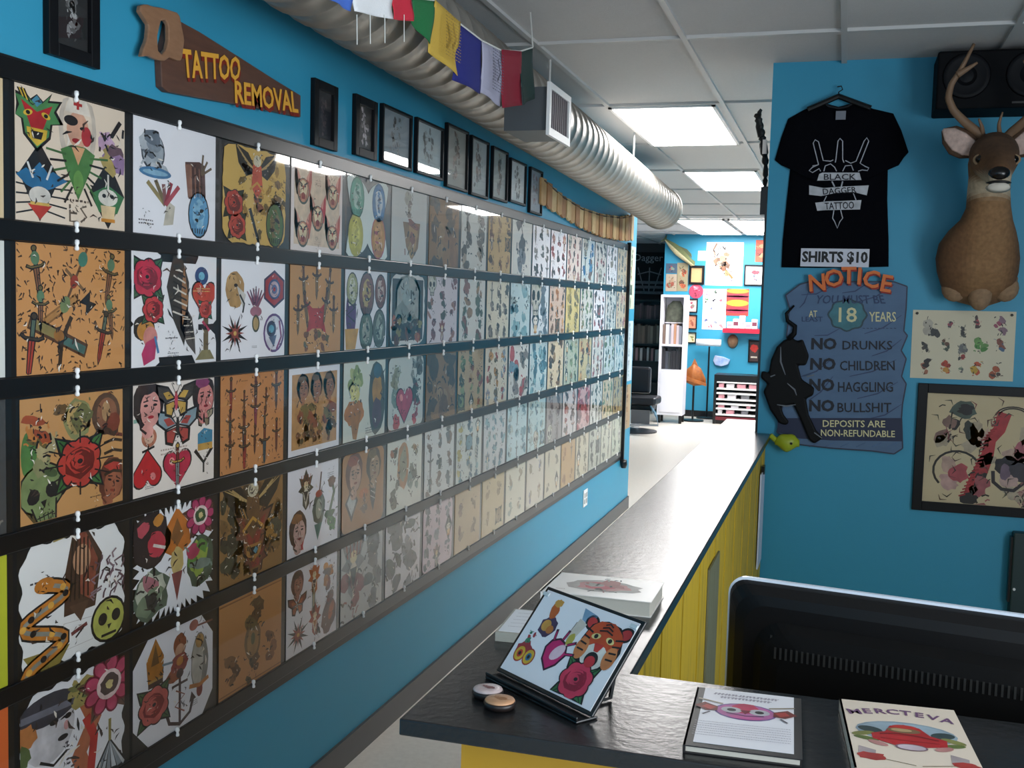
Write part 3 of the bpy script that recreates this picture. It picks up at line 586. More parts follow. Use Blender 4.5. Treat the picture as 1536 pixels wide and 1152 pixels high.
def d25(a):
    oval(a.go(.16, .76, .4), 'a8a878', 'd0ccb8', '3a3a38'); bolt(a.go(.14, .35, .8), '5a2a68'); oval(a.go(.5, .7, .56), '7a4a44', 'b89a58'); oval(a.go(.5, .22, .5), '5a6a5a', '9a9a8a'); oval(a.go(.84, .74, .44), '7a4038', 'c8a898'); oval(a.go(.82, .25, .5), '5a6058', '98a090')
sheet(2, 5, (218, 216, 220), 'rect', 'white sheet with a purple column and dark ovals, second row', d25)
def d26(a):
    a.go(.5, .58, .8); a.poly([(-.4, -.3), (-.4, .25), (-.25, .42), (0, .5), (.25, .42), (.4, .25), (.4, -.3)], '8a8a80'); a.poly([(-.35, -.3), (-.35, .22), (-.2, .38), (0, .45), (.2, .38), (.35, .22), (.35, -.3)], 'a0a098'); sketch(a, ['80867e', '9aa4a0'], 6, 16)
    a.go(.2, .22, .4); sketch(a, ['a8502c', '8a7a3a', '5a2a1c'], 6, 12); a.go(.8, .22, .4); sketch(a, ['a8502c', '8a7a3a', '5a2a1c'], 6, 12); a.go(.5, .25, .4); sketch(a, ['6a3a2c', '3c3030'], 5, 10)
sheet(2, 6, (206, 204, 200), 'ragged', 'sheet with a large grey arched window above small red clusters, second row', d26, border=(48, 40, 42))
rowfill(2, {7: ((208, 196, 200), ['7a4a50', '4a4a40', '9a6a5a'], 3, 3, 'rect', L('pinkish white', 2, 7)), 8: (PG, ['9a7a58', '8a5a50', '5a6a58'], 2, 3, 'rect', L('grey sheet with a tan figure,', 2, 8)), 9: ((210, 202, 180), G1, 3, 3, 'rect', L('cream speckled', 2, 9)),
 10: ((188, 206, 208), GB, 2, 2, 'rect', L('pale blue', 2, 10)), 11: ((206, 212, 216), ['8a98a4', '6a7884'], 2, 2, 'rect', L('bluish white', 2, 11)), 12: ((206, 180, 160), GO, 3, 3, 'rect', L('orange edged', 2, 12)), 13: ((208, 190, 120), ['b09a40', '8a7a50'], 2, 3, 'rect', L('yellow', 2, 13)),
 14: (PG, GG, 3, 3, 'rect', L('grey green', 2, 14)), 15: (WH, GR, 3, 3, 'rect', L('white and red', 2, 15)), 16: (PG, G1, 3, 4, 'rect', L('small patterned grey', 2, 16)), 17: (PT, GR, 3, 3, 'rect', L('tan and pink', 2, 17))})
# --- row 3
def d31(a):
    rose(a.go(.55, .42, .5), 'b83a30', '6a1c18', '3a6a34')
    for k in range(12): t = PI*k/6; a.line([(.3*math.cos(t), .3*math.sin(t)), (.62*math.cos(t), .5*math.sin(t))], .025)
    a.go(.53, .78, .4); a.ell(0, 0, .3, .4, '8a8a5a', rag=.1); a.ell(0, .05, .24, .3, 'b89a60'); sketch(a, ['6a6a40', 'a8905a'], 3, 8)
    a.go(.15, .78, .34); sketch(a, ['a04a28', 'c07a3a', '6a5a30'], 7, 12); a.go(.12, .55, .4); a.ell(-.1, 0, .16, .45, '4f7a40'); a.go(.24, .55, .4); sketch(a, ['8a8a60', 'a89a70'], 5, 10)
    skull(a.go(.2, .2, .5, 10), '7a8a58', '4a5a38'); a.go(.22, .1, .3, 20); a.poly([(-.5, .2), (.3, .1), (.1, -.5), (-.4, -.2)], '5a4a2a')
    a.go(.82, .8, .4); a.ell(0, 0, .34, .42, '5a4030'); a.ell(.02, 0, .24, .32, '8a5a40'); a.ell(0, .05, .1, .2, 'b08a60'); sketch(a, ['7a3a28', '4a3020'], 3, 6); a.go(.9, .56, .3); a.line([(-.5, .3), (.3, .1)], .1, '6a3020')
    for k in range(4): a.line([(-.3, -.05-.28*k), (0, .02-.28*k), (.28, -.05-.28*k)], .08, '3a2a1c')
    face(a.go(.88, .2, .36, -15), '6a3828', '9a5a40', '8a3a28'); scrib(a.go(.72, .1, .2), 1, '5a4028')
    for k in range(4): a.go(.36+.08*k, .88-.05*k, .25); a.ell(0, 0, .25, .15, '6a5030', rot=20, rag=.2)
sheet(3, 1, (186, 136, 82), 'rect', 'brown sheet with a red flower between green leaves and a green skull, middle row', d31, h=.278, w=.35)
def d32(a):
    bfly(a.go(.5, .83, .42), '3f3b3a', 'c8a04a', 'c84a5a'); bfly(a.go(.52, .58, .46), '8aa0a8', 'b04840', '2a2a2a'); face(a.go(.17, .8, .44), '2a1e20', 'dc9a90', 'b01c28', '3a2a2a'); face(a.go(.86, .82, .4), '2a1e20', 'd4847e', '8a1c28', '8a3a68')
    a.go(.08, .68, .25, 20); a.line([(-.4, .2), (.5, -.2)], .12, '8ab0a0'); bfly(a.go(.86, .62, .22), 'a89a80', '8a7a60', K)
    a.go(.18, .52, .2); a.ell(0, 0, .4, .4, 'b8745a'); a.ell(0, 0, .25, .25, 'd8b098'); a.ell(-.1, .05, .06, .06, K); a.ell(.1, .05, .06, .06, K); heart(a.go(.16, .22, .34, 180), 'c4202a'); a.go(.17, .38, .16); a.line([(0, -.4), (0, .4)], .1); a.line([(-.4, .1), (.4, .3)], .12)
    heart(a.go(.52, .2, .36), 'c02848', True); a.go(.88, .42, .3); a.poly([(-.3, -.2), (.3, -.2), (.3, .2), (-.05, .3), (-.3, .15)], '3f88a8'); a.poly([(-.3, -.35), (.3, -.35), (.3, -.15), (-.3, -.15)], 'c89a4a')
    a.go(.86, .2, .3); a.line([(-.35, .35), (0, -.05), (.35, .35)], .12); a.line([(0, 0), (0, -.35)], .07); scrib(a.go(.48, .38, .3), 2, 'b8a498', .5); scrib(a.go(.18, .08, .14), 2)
sheet(3, 2, (226, 214, 204), 'rect', 'cream sheet with two large butterflies, women heads and red hearts, middle row', d32)
def d33(a):
    ticks(a, 90, '5a3820')
    for x, y, s_, c1 in ((.15, .8, .3, 'a83a28'), (.53, .82, .34, '6a4a3a'), (.87, .8, .34, '6a4a3a'), (.35, .7, .22, '8a5a30'), (.7, .7, .22, '8a5a30'), (.14, .5, .26, '4a5a5a'), (.53, .6, .34, 'a84a58'), (.68, .5, .22, '5a5a50'), (.35, .4, .36, '6a5a5a'), (.36, .2, .36, 'b83a30'), (.68, .22, .36, '3a5a68'), (.14, .25, .3, '5a4a3a'), (.88, .3, .3, '7a3a28'), (.52, .3, .25, '6a3a28')):
        dag(a.go(x, y, s_), c1, '7a3a28', '6a5030')
    scrib(a.go(.35, .93, .15), 1, '5a4028')
sheet(3, 3, (190, 128, 76), 'rect', 'orange tan sheet filled with small daggers and ticks, middle row', d33)
def d34(a):
    for x in (.26, .52, .78):
        face(a.go(x, .76, .3), '3a2a20', 'a06a48', '7a3020', '6a4a2a'); a.go(x, .4, .45); sketch(a, ['6a4a28', '7a6a38', '8a4a30'], 6, 12)
    for k in range(5): a.go(.2+.14*k, .18, .2, 20); sketch(a, ['7a4a28', '5a4a28'], 3, 6)
sheet(3, 4, (224, 222, 226), 'rect', 'tan sheet of three figures inside a broad white border, middle row', d34, border=(190, 142, 88))
def d35(a):
    a.go(.25, .7, .5); sketch(a, ['8a9a58', 'b0b878', 'd8d080'], 7, 8); a.go(.25, .6, .4); a.ell(0, .1, .3, .3, '9aa8b0', rag=.1); a.ell(.05, .05, .15, .18, 'b8b0a0'); a.go(.25, .3, .5); a.ell(0, .1, .4, .3, 'b87428', rag=.1); a.poly([(-.2, .1), (.3, .1), (.1, -.6), (-.05, -.5)], 'a8702c')
    a.go(.8, .5, .9); a.ell(0, 0, .22, .5, '4a4a44', rag=.06); a.ell(0, .1, .12, .22, 'b08030', rag=.1); a.ell(0, -.2, .12, .2, '5a3a48', rag=.1); a.ell(0, .36, .1, .1, '3a5a6a'); scrib(a.go(.6, .12, .25), 3)
sheet(3, 5, (204, 208, 196), 'rect', 'pale green sheet with an orange blob and a tall dark oval, middle row', d35)
def d36(a):
    a.go(.2, .75, .4); sketch(a, ['a8a890', '8a8a70'], 6, 10); a.go(.78, .75, .5); sketch(a, ['6a706c', '8a908c', '4a4e50'], 7, 16); heart(a.go(.45, .35, .5), 'b03a58'); a.go(.8, .4, .4); sketch(a, ['3a4a4a', '8a3a48'], 5, 10); a.go(.2, .15, .35); sketch(a, ['b83a48', 'c85a58'], 4, 6); a.go(.78, .12, .3); sketch(a, ['c04a58', 'a85a68'], 4, 6); a.go(.2, .45, .35); a.ell(0, 0, .3, .4, '7a9088', rag=.1)
sheet(3, 6, (190, 196, 190), 'round', 'grey green sheet with crimson heart and rounded corners, middle row', d36)
rowfill(3, {7: ((132, 102, 68), GT, 2, 2, 'rect', L('dark brown', 3, 7)), 8: ((170, 150, 116), GG+['8a4a3a'], 3, 4, 'rect', L('crowded olive brown', 3, 8)), 9: ((204, 196, 176), ['c08a3a', '8a9aa8', 'a84a40', '7a6a48'], 3, 3, 'rect', L('multicoloured', 3, 9)),
 10: (PG, ['b84a48', '7a9aa8', '8a8078'], 2, 2, 'rect', L('grey sheet with a red heart shape,', 3, 10)), 11: ((190, 206, 206), GB, 2, 2, 'rect', L('pale blue green', 3, 11)), 12: ((212, 194, 160), GT, 2, 3, 'rect', L('cream yellow', 3, 12)), 13: ((176, 182, 160), GG, 3, 3, 'rect', L('sage green', 3, 13)),
 14: ((194, 178, 130), GO, 2, 3, 'rect', L('orange and olive', 3, 14)), 15: (PG, GR, 3, 3, 'rect', L('pale speckled', 3, 15)), 16: (PB, GG, 3, 3, 'rect', L('light blue green', 3, 16)), 17: (PB, GB, 3, 3, 'rect', L('light blue', 3, 17))})
# --- row 4
def d41(a):
    bust(a.go(.55, .7, .62)); snakes(a.go(.22, .33, .6)); a.go(.24, .1, .3); a.poly([(-.6, .2), (.6, .1), (.3, -.3), (-.3, -.4)], '8a7a3a'); pinhead(a.go(.83, .42, .66)); scrib(a.go(.2, .7, .3), 1, '4a4a4e'); a.go(.53, .2, .24); a.line([(-.5, .4), (.5, .3), (.5, -.4), (-.5, -.4), (-.5, .4)], .02, 'c0b8b4'); a.line([(-.25, 0), (.3, .15)], .12, '7a3a3a'); a.line([(-.1, -.15), (.2, .1)], .06)
sheet(4, 1, (222, 220, 218), 'wavy', 'wavy edged white sheet with a brown bust, a snake and an olive skull, fourth row', d41, h=.30)
def d42(a):
    a.go(.2, .74, .5); a.ell(0, 0, .4, .44, '2c2226', rag=.12); a.ell(.12, -.1, .18, .22, 'c0384a', rag=.1); a.ell(-.15, .2, .12, .12, 'b84a58', rag=.2); a.ell(.15, .28, .1, .1, 'c8863a', rag=.2); a.line([(.05, -.1), (.3, -.2)], .05, 'e0d8d0')
    a.go(.2, .26, .5); a.ell(0, 0, .38, .4, '5a6a5a', rag=.15); a.ell(0, .05, .28, .3, 'c4c8b4', rag=.2); sketch(a, ['7a8a70', '3a3a3a', 'b0707a'], 5, 12)
    a.go(.52, .6, .6); a.poly([(0, .55), (.2, .3), (.26, 0), (.1, -.1), (-.1, -.1), (-.26, 0), (-.2, .3)], 'c8742c'); a.poly([(0, .4), (.12, .15), (0, 0), (-.12, .15)], '8a5a30'); a.ell(0, -.2, .12, .2, 'c8b070', rag=.1); a.poly([(-.1, -.35), (.1, -.35), (0, -.75)], '8a4a48')
    flower(a.go(.82, .82, .38), 'b83a68', '6a1c3a', '3a5a3a'); a.go(.82, .4, .5); a.ell(0, 0, .34, .42, '4a5a48', rag=.12); a.ell(-.05, .05, .22, .3, '9ab048', rag=.2); sketch(a, ['5a8a3a', '7a8a80', 'b03a58'], 4, 12)
sheet(4, 2, (228, 228, 232), 'spiky', 'jagged white cutout sheet with a flaming torch between dark heads, fourth row', d42, h=.30)
def d43(a):
    for k in range(40): a.go(a.rnd.random()*.9+.05, a.rnd.random()*.9+.05, .25); a.ell(0, 0, .35, .2, ['6a4a28', '7a5a30', '4a3a24', '8a6a38', '3a3a2c'][k % 5], rot=a.rnd.uniform(0, 180), rag=.3)
    eagle(a.go(.5, .78, .7), '2a241c', '6a4a2a'); mask(a.go(.52, .45, .6), '8a3028', '7a4a34', 'a87838'); mask(a.go(.55, .15, .36), '8a3430', '6a3a30', '7a5a30'); a.go(.15, .3, .5); sketch(a, ['3a3a2c', '4a4a38'], 5, 10); a.go(.88, .4, .5); sketch(a, ['4a4a38', 'a87a30'], 5, 10)
sheet(4, 3, (140, 104, 60), 'rect', 'dark brown sheet crowded with a red mask under spread wings, fourth row', d43)
def d44(a):
    fbird(a.go(.34, .74, .4), '4a4638', '2a2826'); a.go(.33, .72, .3); a.ell(0, 0, .14, .18, 'c8b0a4'); face(a.go(.2, .28, .42), '3a2624', 'cfa8a0', '8a2030', '8a5a30'); a.go(.22, .12, .28); a.ell(0, 0, .3, .35, 'b8303c', rag=.2)
    a.go(.6, .5, .8); a.line([(.05, .45), (0, .1)], .03, '5a3a30'); a.ell(0, -.05, .14, .22, '5a665c', rag=.1); a.ell(0, -.05, .07, .14, 'a8b0a0'); a.poly([(-.1, -.25), (.08, -.25), (-.02, -.48)], '4a7a74'); a.ell(0, .16, .08, .05, 'a84a38')
    a.go(.86, .55, .5); a.line([(0, .4), (.1, .1), (-.05, -.3)], .09, '6a7a60'); a.ell(0, .35, .15, .12, '7a5a4a', rag=.2); a.go(.86, .22, .36); sketch(a, ['4a7a3a', '3a5a30'], 6, 8); scrib(a.go(.84, .85, .2), 3, '8a8a90')
sheet(4, 4, (226, 224, 230), 'rect', 'white sheet with a hooded skull, a long haired woman and a green bush, fourth row', d44)
def d45(a):
    face(a.go(.27, .72, .5), '5a3024', 'c09a80', '7a2a24', '8a4030'); face(a.go(.74, .76, .46), '4a3a28', 'a88a68', '7a3a28', '6a5a38'); a.go(.22, .38, .34); a.poly([(-.4, 0), (0, .5), (.4, 0), (0, -.7)], '4a3a30'); a.poly([(-.28, 0), (0, .4), (.28, 0), (0, -.5)], 'c4c8c4')
    feather(a.go(.74, .42, .45), '4a3a2a', '8a8068'); a.go(.5, .42, .2); a.ell(0, .1, .5, .3, 'b8703a'); a.go(.5, .3, .25); sketch(a, ['7a5a38', '6a4a30'], 4, 8)
sheet(4, 5, (164, 122, 80), 'round', 'brown sheet with rounded corners, two faces and a pale diamond, fourth row', d45)
def d46(a):
    a.go(.45, .55, .75); a.ell(0, .1, .2, .42, 'b8885c', rag=.08); a.ell(0, .1, .12, .3, '9a9a80', rag=.15); a.go(.2, .78, .3); sketch(a, ['a8745a', '5a5a4a'], 4, 8); a.go(.8, .75, .3); sketch(a, ['8a8a70', 'a8845a'], 4, 8); a.go(.2, .3, .45); sketch(a, ['7a7a68', '5a4a40'], 5, 12); a.go(.75, .35, .5); sketch(a, ['8a9a90', '7a8070'], 5, 14)
sheet(4, 6, (214, 218, 208), 'rect', 'white sheet with one tall tan figure at its centre, fourth row', d46)
rowfill(4, {7: ((206, 212, 212), ['5a6a70', '7a6a60', '4a5a5a'], 3, 3, 'rect', L('white sheet with blue grey figures,', 4, 7)), 8: ((198, 208, 204), GB+['b0a860'], 3, 4, 'rect', L('pale sheet with a yellow corner,', 4, 8)), 9: ((196, 202, 204), GB, 3, 3, 'rect', L('grey and sky blue', 4, 9)), 10: ((182, 206, 210), GB, 3, 3, 'rect', L('sky blue', 4, 10)),
 11: ((180, 202, 202), GB, 3, 3, 'rect', L('plain sea blue', 4, 11)), 12: ((150, 142, 138), ['5a4e50', '7a6a68'], 2, 3, 'rect', L('dark grey', 4, 12)), 13: ((196, 188, 186), GR, 2, 3, 'rect', L('pale grey pink', 4, 13)), 14: ((196, 158, 156), ['a84a50', '8a6a68'], 2, 2, 'rect', L('rose pink', 4, 14)), 15: (PG, ['4c5044', '6a705c'], 3, 3, 'rect', L('black spotted', 4, 15)), 16: (PT, GG, 3, 3, 'rect', L('cream and olive', 4, 16)), 17: ((178, 158, 112), GT, 3, 3, 'rect', L('mustard brown', 4, 17))})
# --- row 5
def d51(a):
    a.go(.25, .58, .72); a.ell(0, .1, .3, .36, 'cdc8cc'); a.ell(0, .3, .34, .16, '3a3a44'); a.line([(-.3, .3), (.3, .26)], .07, '70707c'); a.ell(-.26, .12, .12, .12, 'c07a44', rag=.25); a.ell(-.28, -.05, .08, .12, '5a6a3a', rag=.2); a.ell(.06, .14, .05, .03, K); a.ell(.22, .14, .04, .03, K); a.ell(.16, -.06, .06, .03, K); a.ell(.2, .05, .03, .05, 'd09a9a'); a.line([(-.1, -.2), (.05, -.3), (.2, -.22)], .03)
    a.go(.58, .5, .9); a.line([(0, .3), (.1, .05), (-.05, -.2), (.05, -.5)], .15, 'b86a48'); a.line([(.02, .1), (.1, -.1), (.05, -.5)], .08, 'c03028'); a.ell(0, .32, .14, .12, 'a8985a', rag=.2); a.ell(.02, .33, .07, .06, '6a7a4a'); a.go(.54, .8, .3); sketch(a, ['a8985a', '7a7a48'], 5, 10)
    flower(a.go(.83, .78, .52), 'c04a6a', '7a1c38'); fan(a.go(.84, .28, .5)); a.go(.45, .4, .3)
    for k in range(8): a.ell(a.rnd.uniform(-.2, .3), a.rnd.uniform(-.6, .3), .05, .03, '5a5058')
sheet(5, 1, (224, 222, 226), 'wavy', 'wavy edged white sheet with a capped woman, a pink flower and a fan, bottom row', d51, h=.29)
def d52(a):
    rose(a.go(.24, .36, .42), 'c85a54', '8a2c2c', '4a6a3a'); a.go(.26, .68, .5); a.poly([(0, .55), (.18, .2), (.16, -.2), (-.16, -.2), (-.2, .2)], 'b8782c'); a.poly([(0, .45), (.08, .1), (-.1, .1)], '6a4a28'); a.line([(-.16, -.22), (.16, -.22)], .09, '4a2c20'); a.line([(-.14, -.16), (.14, -.16)], .04, 'b08a4a')
    a.go(.56, .72, .4); a.ell(0, .2, .18, .26, '8a4a30', rag=.08); a.ell(0, .05, .14, .18, 'c89a80'); a.ell(0, -.2, .26, .2, '9a4a48', rag=.15); a.ell(0, -.15, .1, .1, 'c8884a'); a.line([(-.5, -.05), (-.2, -.1)], .05, '7a8a98'); a.go(.5, .55, .25); a.ell(0, 0, .4, .25, 'a85a3a', rag=.2)
    anchor(a.go(.56, .28, .46), '4a3234'); a.go(.82, .55, .62); a.ell(0, .0, .17, .42, '8a8680', rag=.06); a.ell(-.04, .0, .11, .36, 'c0bab0', rag=.06); a.ell(0, .3, .08, .1, 'b8905a'); a.ell(0, -.42, .06, .1, '8a3a30'); a.line([(-.2, -.3), (0, -.35), (.18, -.3)], .06, 'c07a38')
    a.go(.84, .92, .3); a.line([(-.4, 0), (.5, -.05)], .06, '7a4a44'); a.ell(-.3, .05, .18, .16, 'a86a60'); scrib(a.go(.74, .18, .15), 3)
sheet(5, 2, (226, 224, 230), 'oct', 'white sheet with cut off corners, red roses under a flame and an anchor, bottom row', d52)
def d53(a):
    a.go(.5, .5, .95); a.line([(-.55, .45), (.55, .45), (.55, -.45), (-.55, -.45), (-.55, .45)], .015, '8a5a34'); a.go(.55, .75, .4); sketch(a, ['6a5a38', '5a4028'], 6, 12); a.go(.52, .45, .5); a.ell(0, 0, .24, .4, '7a5e3a', rag=.08); a.ell(0, 0, .17, .3, 'a07848'); a.ell(0, .05, .06, .12, '5a5a38'); a.go(.2, .25, .34); sketch(a, ['6a4a30', '8a6038'], 4, 10); a.go(.82, .3, .34); sketch(a, ['7a5030', '8a5a3a'], 4, 10); a.go(.52, .15, .3); sketch(a, ['6a4a30', '5a4a30'], 4, 8)
sheet(5, 3, (182, 128, 78), 'rect', 'plain tan sheet with a thin brown border and faint centre oval, bottom row', d53)
def d54(a):
    face(a.go(.2, .82, .3), '5a3a38', 'a0685c', '6a2a28', '3a2a2a'); bfly(a.go(.2, .58, .3), '7a3a34', 'b0603a', K); arrowburst(a.go(.22, .22, .44), '9a4a44'); fbird(a.go(.53, .8, .34), 'c06a38', '4a3a4a'); a.go(.52, .55, .4); a.line([(0, .4), (0, -.4)], .14, '6a7a70'); a.line([(0, .3), (0, -.2)], .06, 'b0a080'); fbird(a.go(.55, .3, .34), 'a84a34', 'c87a38')
    a.go(.84, .82, .36); sketch(a, ['c8862c', 'b8742c', '5a3a28'], 6, 8); a.go(.85, .55, .36); sketch(a, ['6a4640', '8a4a40'], 5, 10); a.go(.84, .25, .44); a.ell(0, 0, .3, .44, '6a4238', rot=-20, rag=.1); a.ell(.1, .1, .1, .25, 'b8683c', rot=-20); a.go(.6, .12, .2); sketch(a, [K, '7a4a40'], 3, 10)
sheet(5, 4, (224, 222, 228), 'rect', 'white sheet with orange birds, a brown burst and a dark red head, bottom row', d54)
rowfill(5, {5: ((186, 190, 190), ['6a6e70', '8a8e90', '8a4a50', '4c5050'], 2, 2, 'rect', L('dense dark grey', 5, 5)), 6: ((214, 214, 220), ['6a6a6c', '5a6058', '8a8a90'], 2, 2, 'rect', L('white sheet with grey ink heads,', 5, 6)), 7: ((206, 190, 200), ['4a5058', '7a808a'], 3, 3, 'round', L('pink topped round cornered', 5, 7))})
for col, base, cols, lab in ((8, (188, 168, 132), ['8a6a4a', '9a8460'], 'plain tan'), (9, (194, 178, 140), ['a8926a'], 'blank beige'), (10, (208, 204, 186), ['9aa49a', 'a89a80'], 'cream'), (11, (206, 198, 182), ['8a8aa0', 'a89a80'], 'cream and lilac'), (12, (200, 190, 168), ['8a8270'], 'faint beige'),
                             (13, (184, 148, 98), ['a07038'], 'orange tan'), (14, (196, 186, 160), ['7a7058'], 'light beige'), (15, (176, 176, 160), [K, '5a5e50'], 'black streaked'), (16, (186, 184, 164), ['5a5e50', '7a7c68'], 'grey olive'), (17, (180, 184, 162), ['4c5a48', '6a7060'], 'green spotted')):
    sheet(5, col, base, 'rect', L(lab, 5, col), gen(cols, 2, 2 if col < 14 else 3, .25 if col < 14 else .4, dens=5))
# slivers of the column before the first one, at the picture's left edge
for row, c_, lab in ((1, (214, 190, 150), 'cream'), (2, (214, 216, 210), 'white'), (3, (60, 60, 60), 'charcoal'), (4, (176, 180, 40), 'yellow green'), (5, (206, 96, 40), 'orange')):
    sheet(row, 0, c_, 'rect', '%s sliver of a sheet at the very left edge of the %s row' % (lab, ['', 'top', 'second', 'middle', 'fourth', 'bottom'][row]), gen(G1, 2, 2))
# ------------------------------------------------------------ framed pictures above the board
def fitmesh(o, x0, x1, z0, z1, y):
    vs_ = [v.co for v in o.data.vertices]; ax = min(v.x for v in vs_); bx = max(v.x for v in vs_); ay = min(v.y for v in vs_); by = max(v.y for v in vs_)
    sx = (x1-x0)/(bx-ax); sy = (z1-z0)/(by-ay); o.scale = (sx, sy, 1); o.location = (x0-ax*sx, y, z0-ay*sy); return o
def fittext(name, s_, m, parent, x0, x1, z0, z1, y, ext=.0006, bold=0):
    return fitmesh(textmesh(name, s_, .1, m, parent, (0, 0, 0), ext=ext, bold=bold), x0, x1, z0, z1, y)
glass = glassmat('picture_glass', .02, 1.5)
framem = mat('black_frame', (11, 12, 16), .45, spec=.25)
def frame(name, lab, loc, rz, w, h, bw, print_c, draw, seed, depth=.018, gl=True, mcol=None, cat='picture frame', group=None, fm=None):
    t = thing(name, lab, cat, loc, rz, group)
    f = MB(); a, b = w/2, h/2
    f.box(-a, -depth, -b, -a+bw, 0, b).box(a-bw, -depth, -b, a, 0, b).box(-a+bw, -depth, -b, a-bw, 0, -b+bw).box(-a+bw, -depth, b-bw, a-bw, 0, b)
    f.build('frame', fm or framem, t, bevel=.002)
    MB().box(-a+bw, -.006, -b+bw, a-bw, -.001, b-bw).build('print', pmat(print_c), t)
    ar = Art(w-2*bw, h-2*bw, seed, -.0062); draw(ar); ar.build(t)
    if gl: MB().box(-a+bw, -.0105, -b+bw, a-bw, -.0085, b-bw).build('glass', glass, t)
    return t
def bwart(cols, n=8):
    def f(a):
        for k in range(n): a.go(.5+a.rnd.uniform(-.15, .15), .15+.7*k/n+.05, .35); sketch(a, cols, 3, 6)
    return f
FR = [(2.095, .17, 2.247, 2.50, (30, 30, 32), ['b0b0b0', '606060', '8a8a8a', 'd0d0d0'], 'nearest black frame holding a black and white photo of a figure'),
 (3.336, .17, 2.229, 2.445, (26, 28, 36), ['3a3438', '5a4a50', '2a2c38'], 'very dark small frame to the right of the saw shaped sign'),
 (3.657, .185, 2.24, 2.453, (24, 24, 30), ['a8a0a8', '6a6468', 'c0b8c0'], 'black frame with a narrow pale figure, third frame along the wall'),
 (3.945, .29, 2.243, 2.462, (128, 142, 150), ['6a7278', '8a9296', '4a5054', 'a0a8ac'], 'wide frame of grey figures, fourth frame along the wall'),  # most prints from here lightened and blued: teal glass reflection painted in
 (4.293, .305, 2.245, 2.468, (170, 184, 188), ['6a7274', '9aa2a2', '50585a'], 'wide frame of pale grey drawings, fifth frame along the wall'),
 (4.628, .275, 2.228, 2.503, (160, 160, 154), ['7a6258', '5a5450', '9a8a80'], 'tall frame with a brownish print, sixth frame along the wall'),
 (4.942, .255, 2.226, 2.499, (164, 174, 176), ['6a6868', '8a7a78', '505a60'], 'frame with a grey print, seventh along the wall'),
 (5.257, .25, 2.238, 2.495, (150, 160, 160), ['6a6460', '8a8078', '4a5a60'], 'frame with a print of dark upper half, eighth along the wall'),
 (5.578, .29, 2.252, 2.478, (204, 210, 212), ['5a5c60', '8a8c90', '707478'], 'frame with small black figures on white, ninth along the wall'),
 (5.928, .25, 2.228, 2.478, (140, 152, 164), ['5a6a78', '8a98a8', '7a5a60'], 'last black frame beside the hanging wooden slats')]
for i, (y, w_, z0, z1, pc, cols, lab) in enumerate(FR):
    frame('picture_frame', lab, (LW+.0005, y, (z0+z1)/2), PI/2, w_, z1-z0, .03 if i in (0, 1, 2) else .012, pc, bwart(cols), 900+i, group='black framed pictures above the flash board')
# ------------------------------------------------------------ saw-shaped sign
wood = mat('brown_wood', (98, 66, 52), .5, noise=.6, nscale=14, stretch=(1, 6, 6), col2=(58, 38, 34))
tanw = mat('handle_wood', (150, 112, 84), .45, noise=.6, nscale=12, stretch=(2, 2, 8), col2=(110, 74, 52))
def WL(px, py):   # left-wall point -> sheet-local (y, z)
    p = at(px, py, 0, LW+.02); return p.y, p.z
so = WL(330, 110)
def SL(px, py): q = WL(px, py); return q[0]-so[0], q[1]-so[1]
saw = thing('saw_sign', 'brown wooden sign shaped like a hand saw with yellow lettering, on the blue wall', 'sign', (LW+.0005, so[0], so[1]), PI/2)
MB().prism([SL(*p) for p in ((256, 24), (300, 48), (360, 86), (410, 118), (451, 143), (451, 176), (390, 163), (300, 147), (252, 138), (243, 130), (241, 88))], -.02, 0).build('blade', wood, saw, bevel=.002)
hp = [(200, 10), (212, 6), (222, 10), (236, 12), (262, 20), (270, 60), (266, 92), (256, 90), (248, 86), (240, 92), (228, 90), (216, 84), (206, 86), (199, 80), (208, 74), (214, 60), (216, 40), (214, 24), (204, 20)]
hole = [(234, 32), (241, 30), (246, 38), (246, 60), (243, 74), (236, 82), (230, 76), (229, 55)]
bm = MB(); O_ = [SL(*p) for p in hp]; H_ = [SL(*p) for p in hole]
# ring between outline and grip hole: match each hole vertex fan by angle
def ringplate(mb, O_, H_, y0, y1, n=48):
    cx = sum(p[0] for p in H_)/len(H_); cz = sum(p[1] for p in H_)/len(H_)
    def hit(P, t):
        d = (math.cos(t), math.sin(t)); best = None
        for i in range(len(P)):
            ax, az = P[i][0]-cx, P[i][1]-cz; bx, bz = P[(i+1) % len(P)][0]-cx, P[(i+1) % len(P)][1]-cz
            ex, ez = bx-ax, bz-az; den = d[0]*ez-d[1]*ex
            if abs(den) < 1e-12: continue
            k = (ax*ez-az*ex)/den; u = (ax*d[1]-az*d[0])/den
            if k > 0 and -1e-6 <= u <= 1+1e-6 and (best is None or k > best): best = k
        return (cx+d[0]*best, cz+d[1]*best)
    o = [hit(O_, 2*PI*k/n) for k in range(n)]; h = [hit(H_, 2*PI*k/n) for k in range(n)]
    v = [(p[0], y0, p[1]) for p in o]+[(p[0], y0, p[1]) for p in h]+[(p[0], y1, p[1]) for p in o]+[(p[0], y1, p[1]) for p in h]; f = []
    for k in range(n):
        j = (k+1) % n; f += [(k, j, n+j, n+k), (2*n+k, 3*n+k, 3*n+j, 2*n+j), (k, 2*n+k, 2*n+j, j), (n+k, n+j, 3*n+j, 3*n+k)]
    mb.add(v, f); return mb
ringplate(bm, O_, H_, -.034, -.0205).build('handle', tanw, saw, bevel=.003)
yl = mat('sign_yellow', (226, 168, 60), .5, noise=.4, nscale=40, col2=(200, 120, 30)); rd = mat('sign_dark_red', (120, 32, 18), .6)
def slbox(a, b, c, d): p = SL(a, b); q = SL(c, d); return p, q
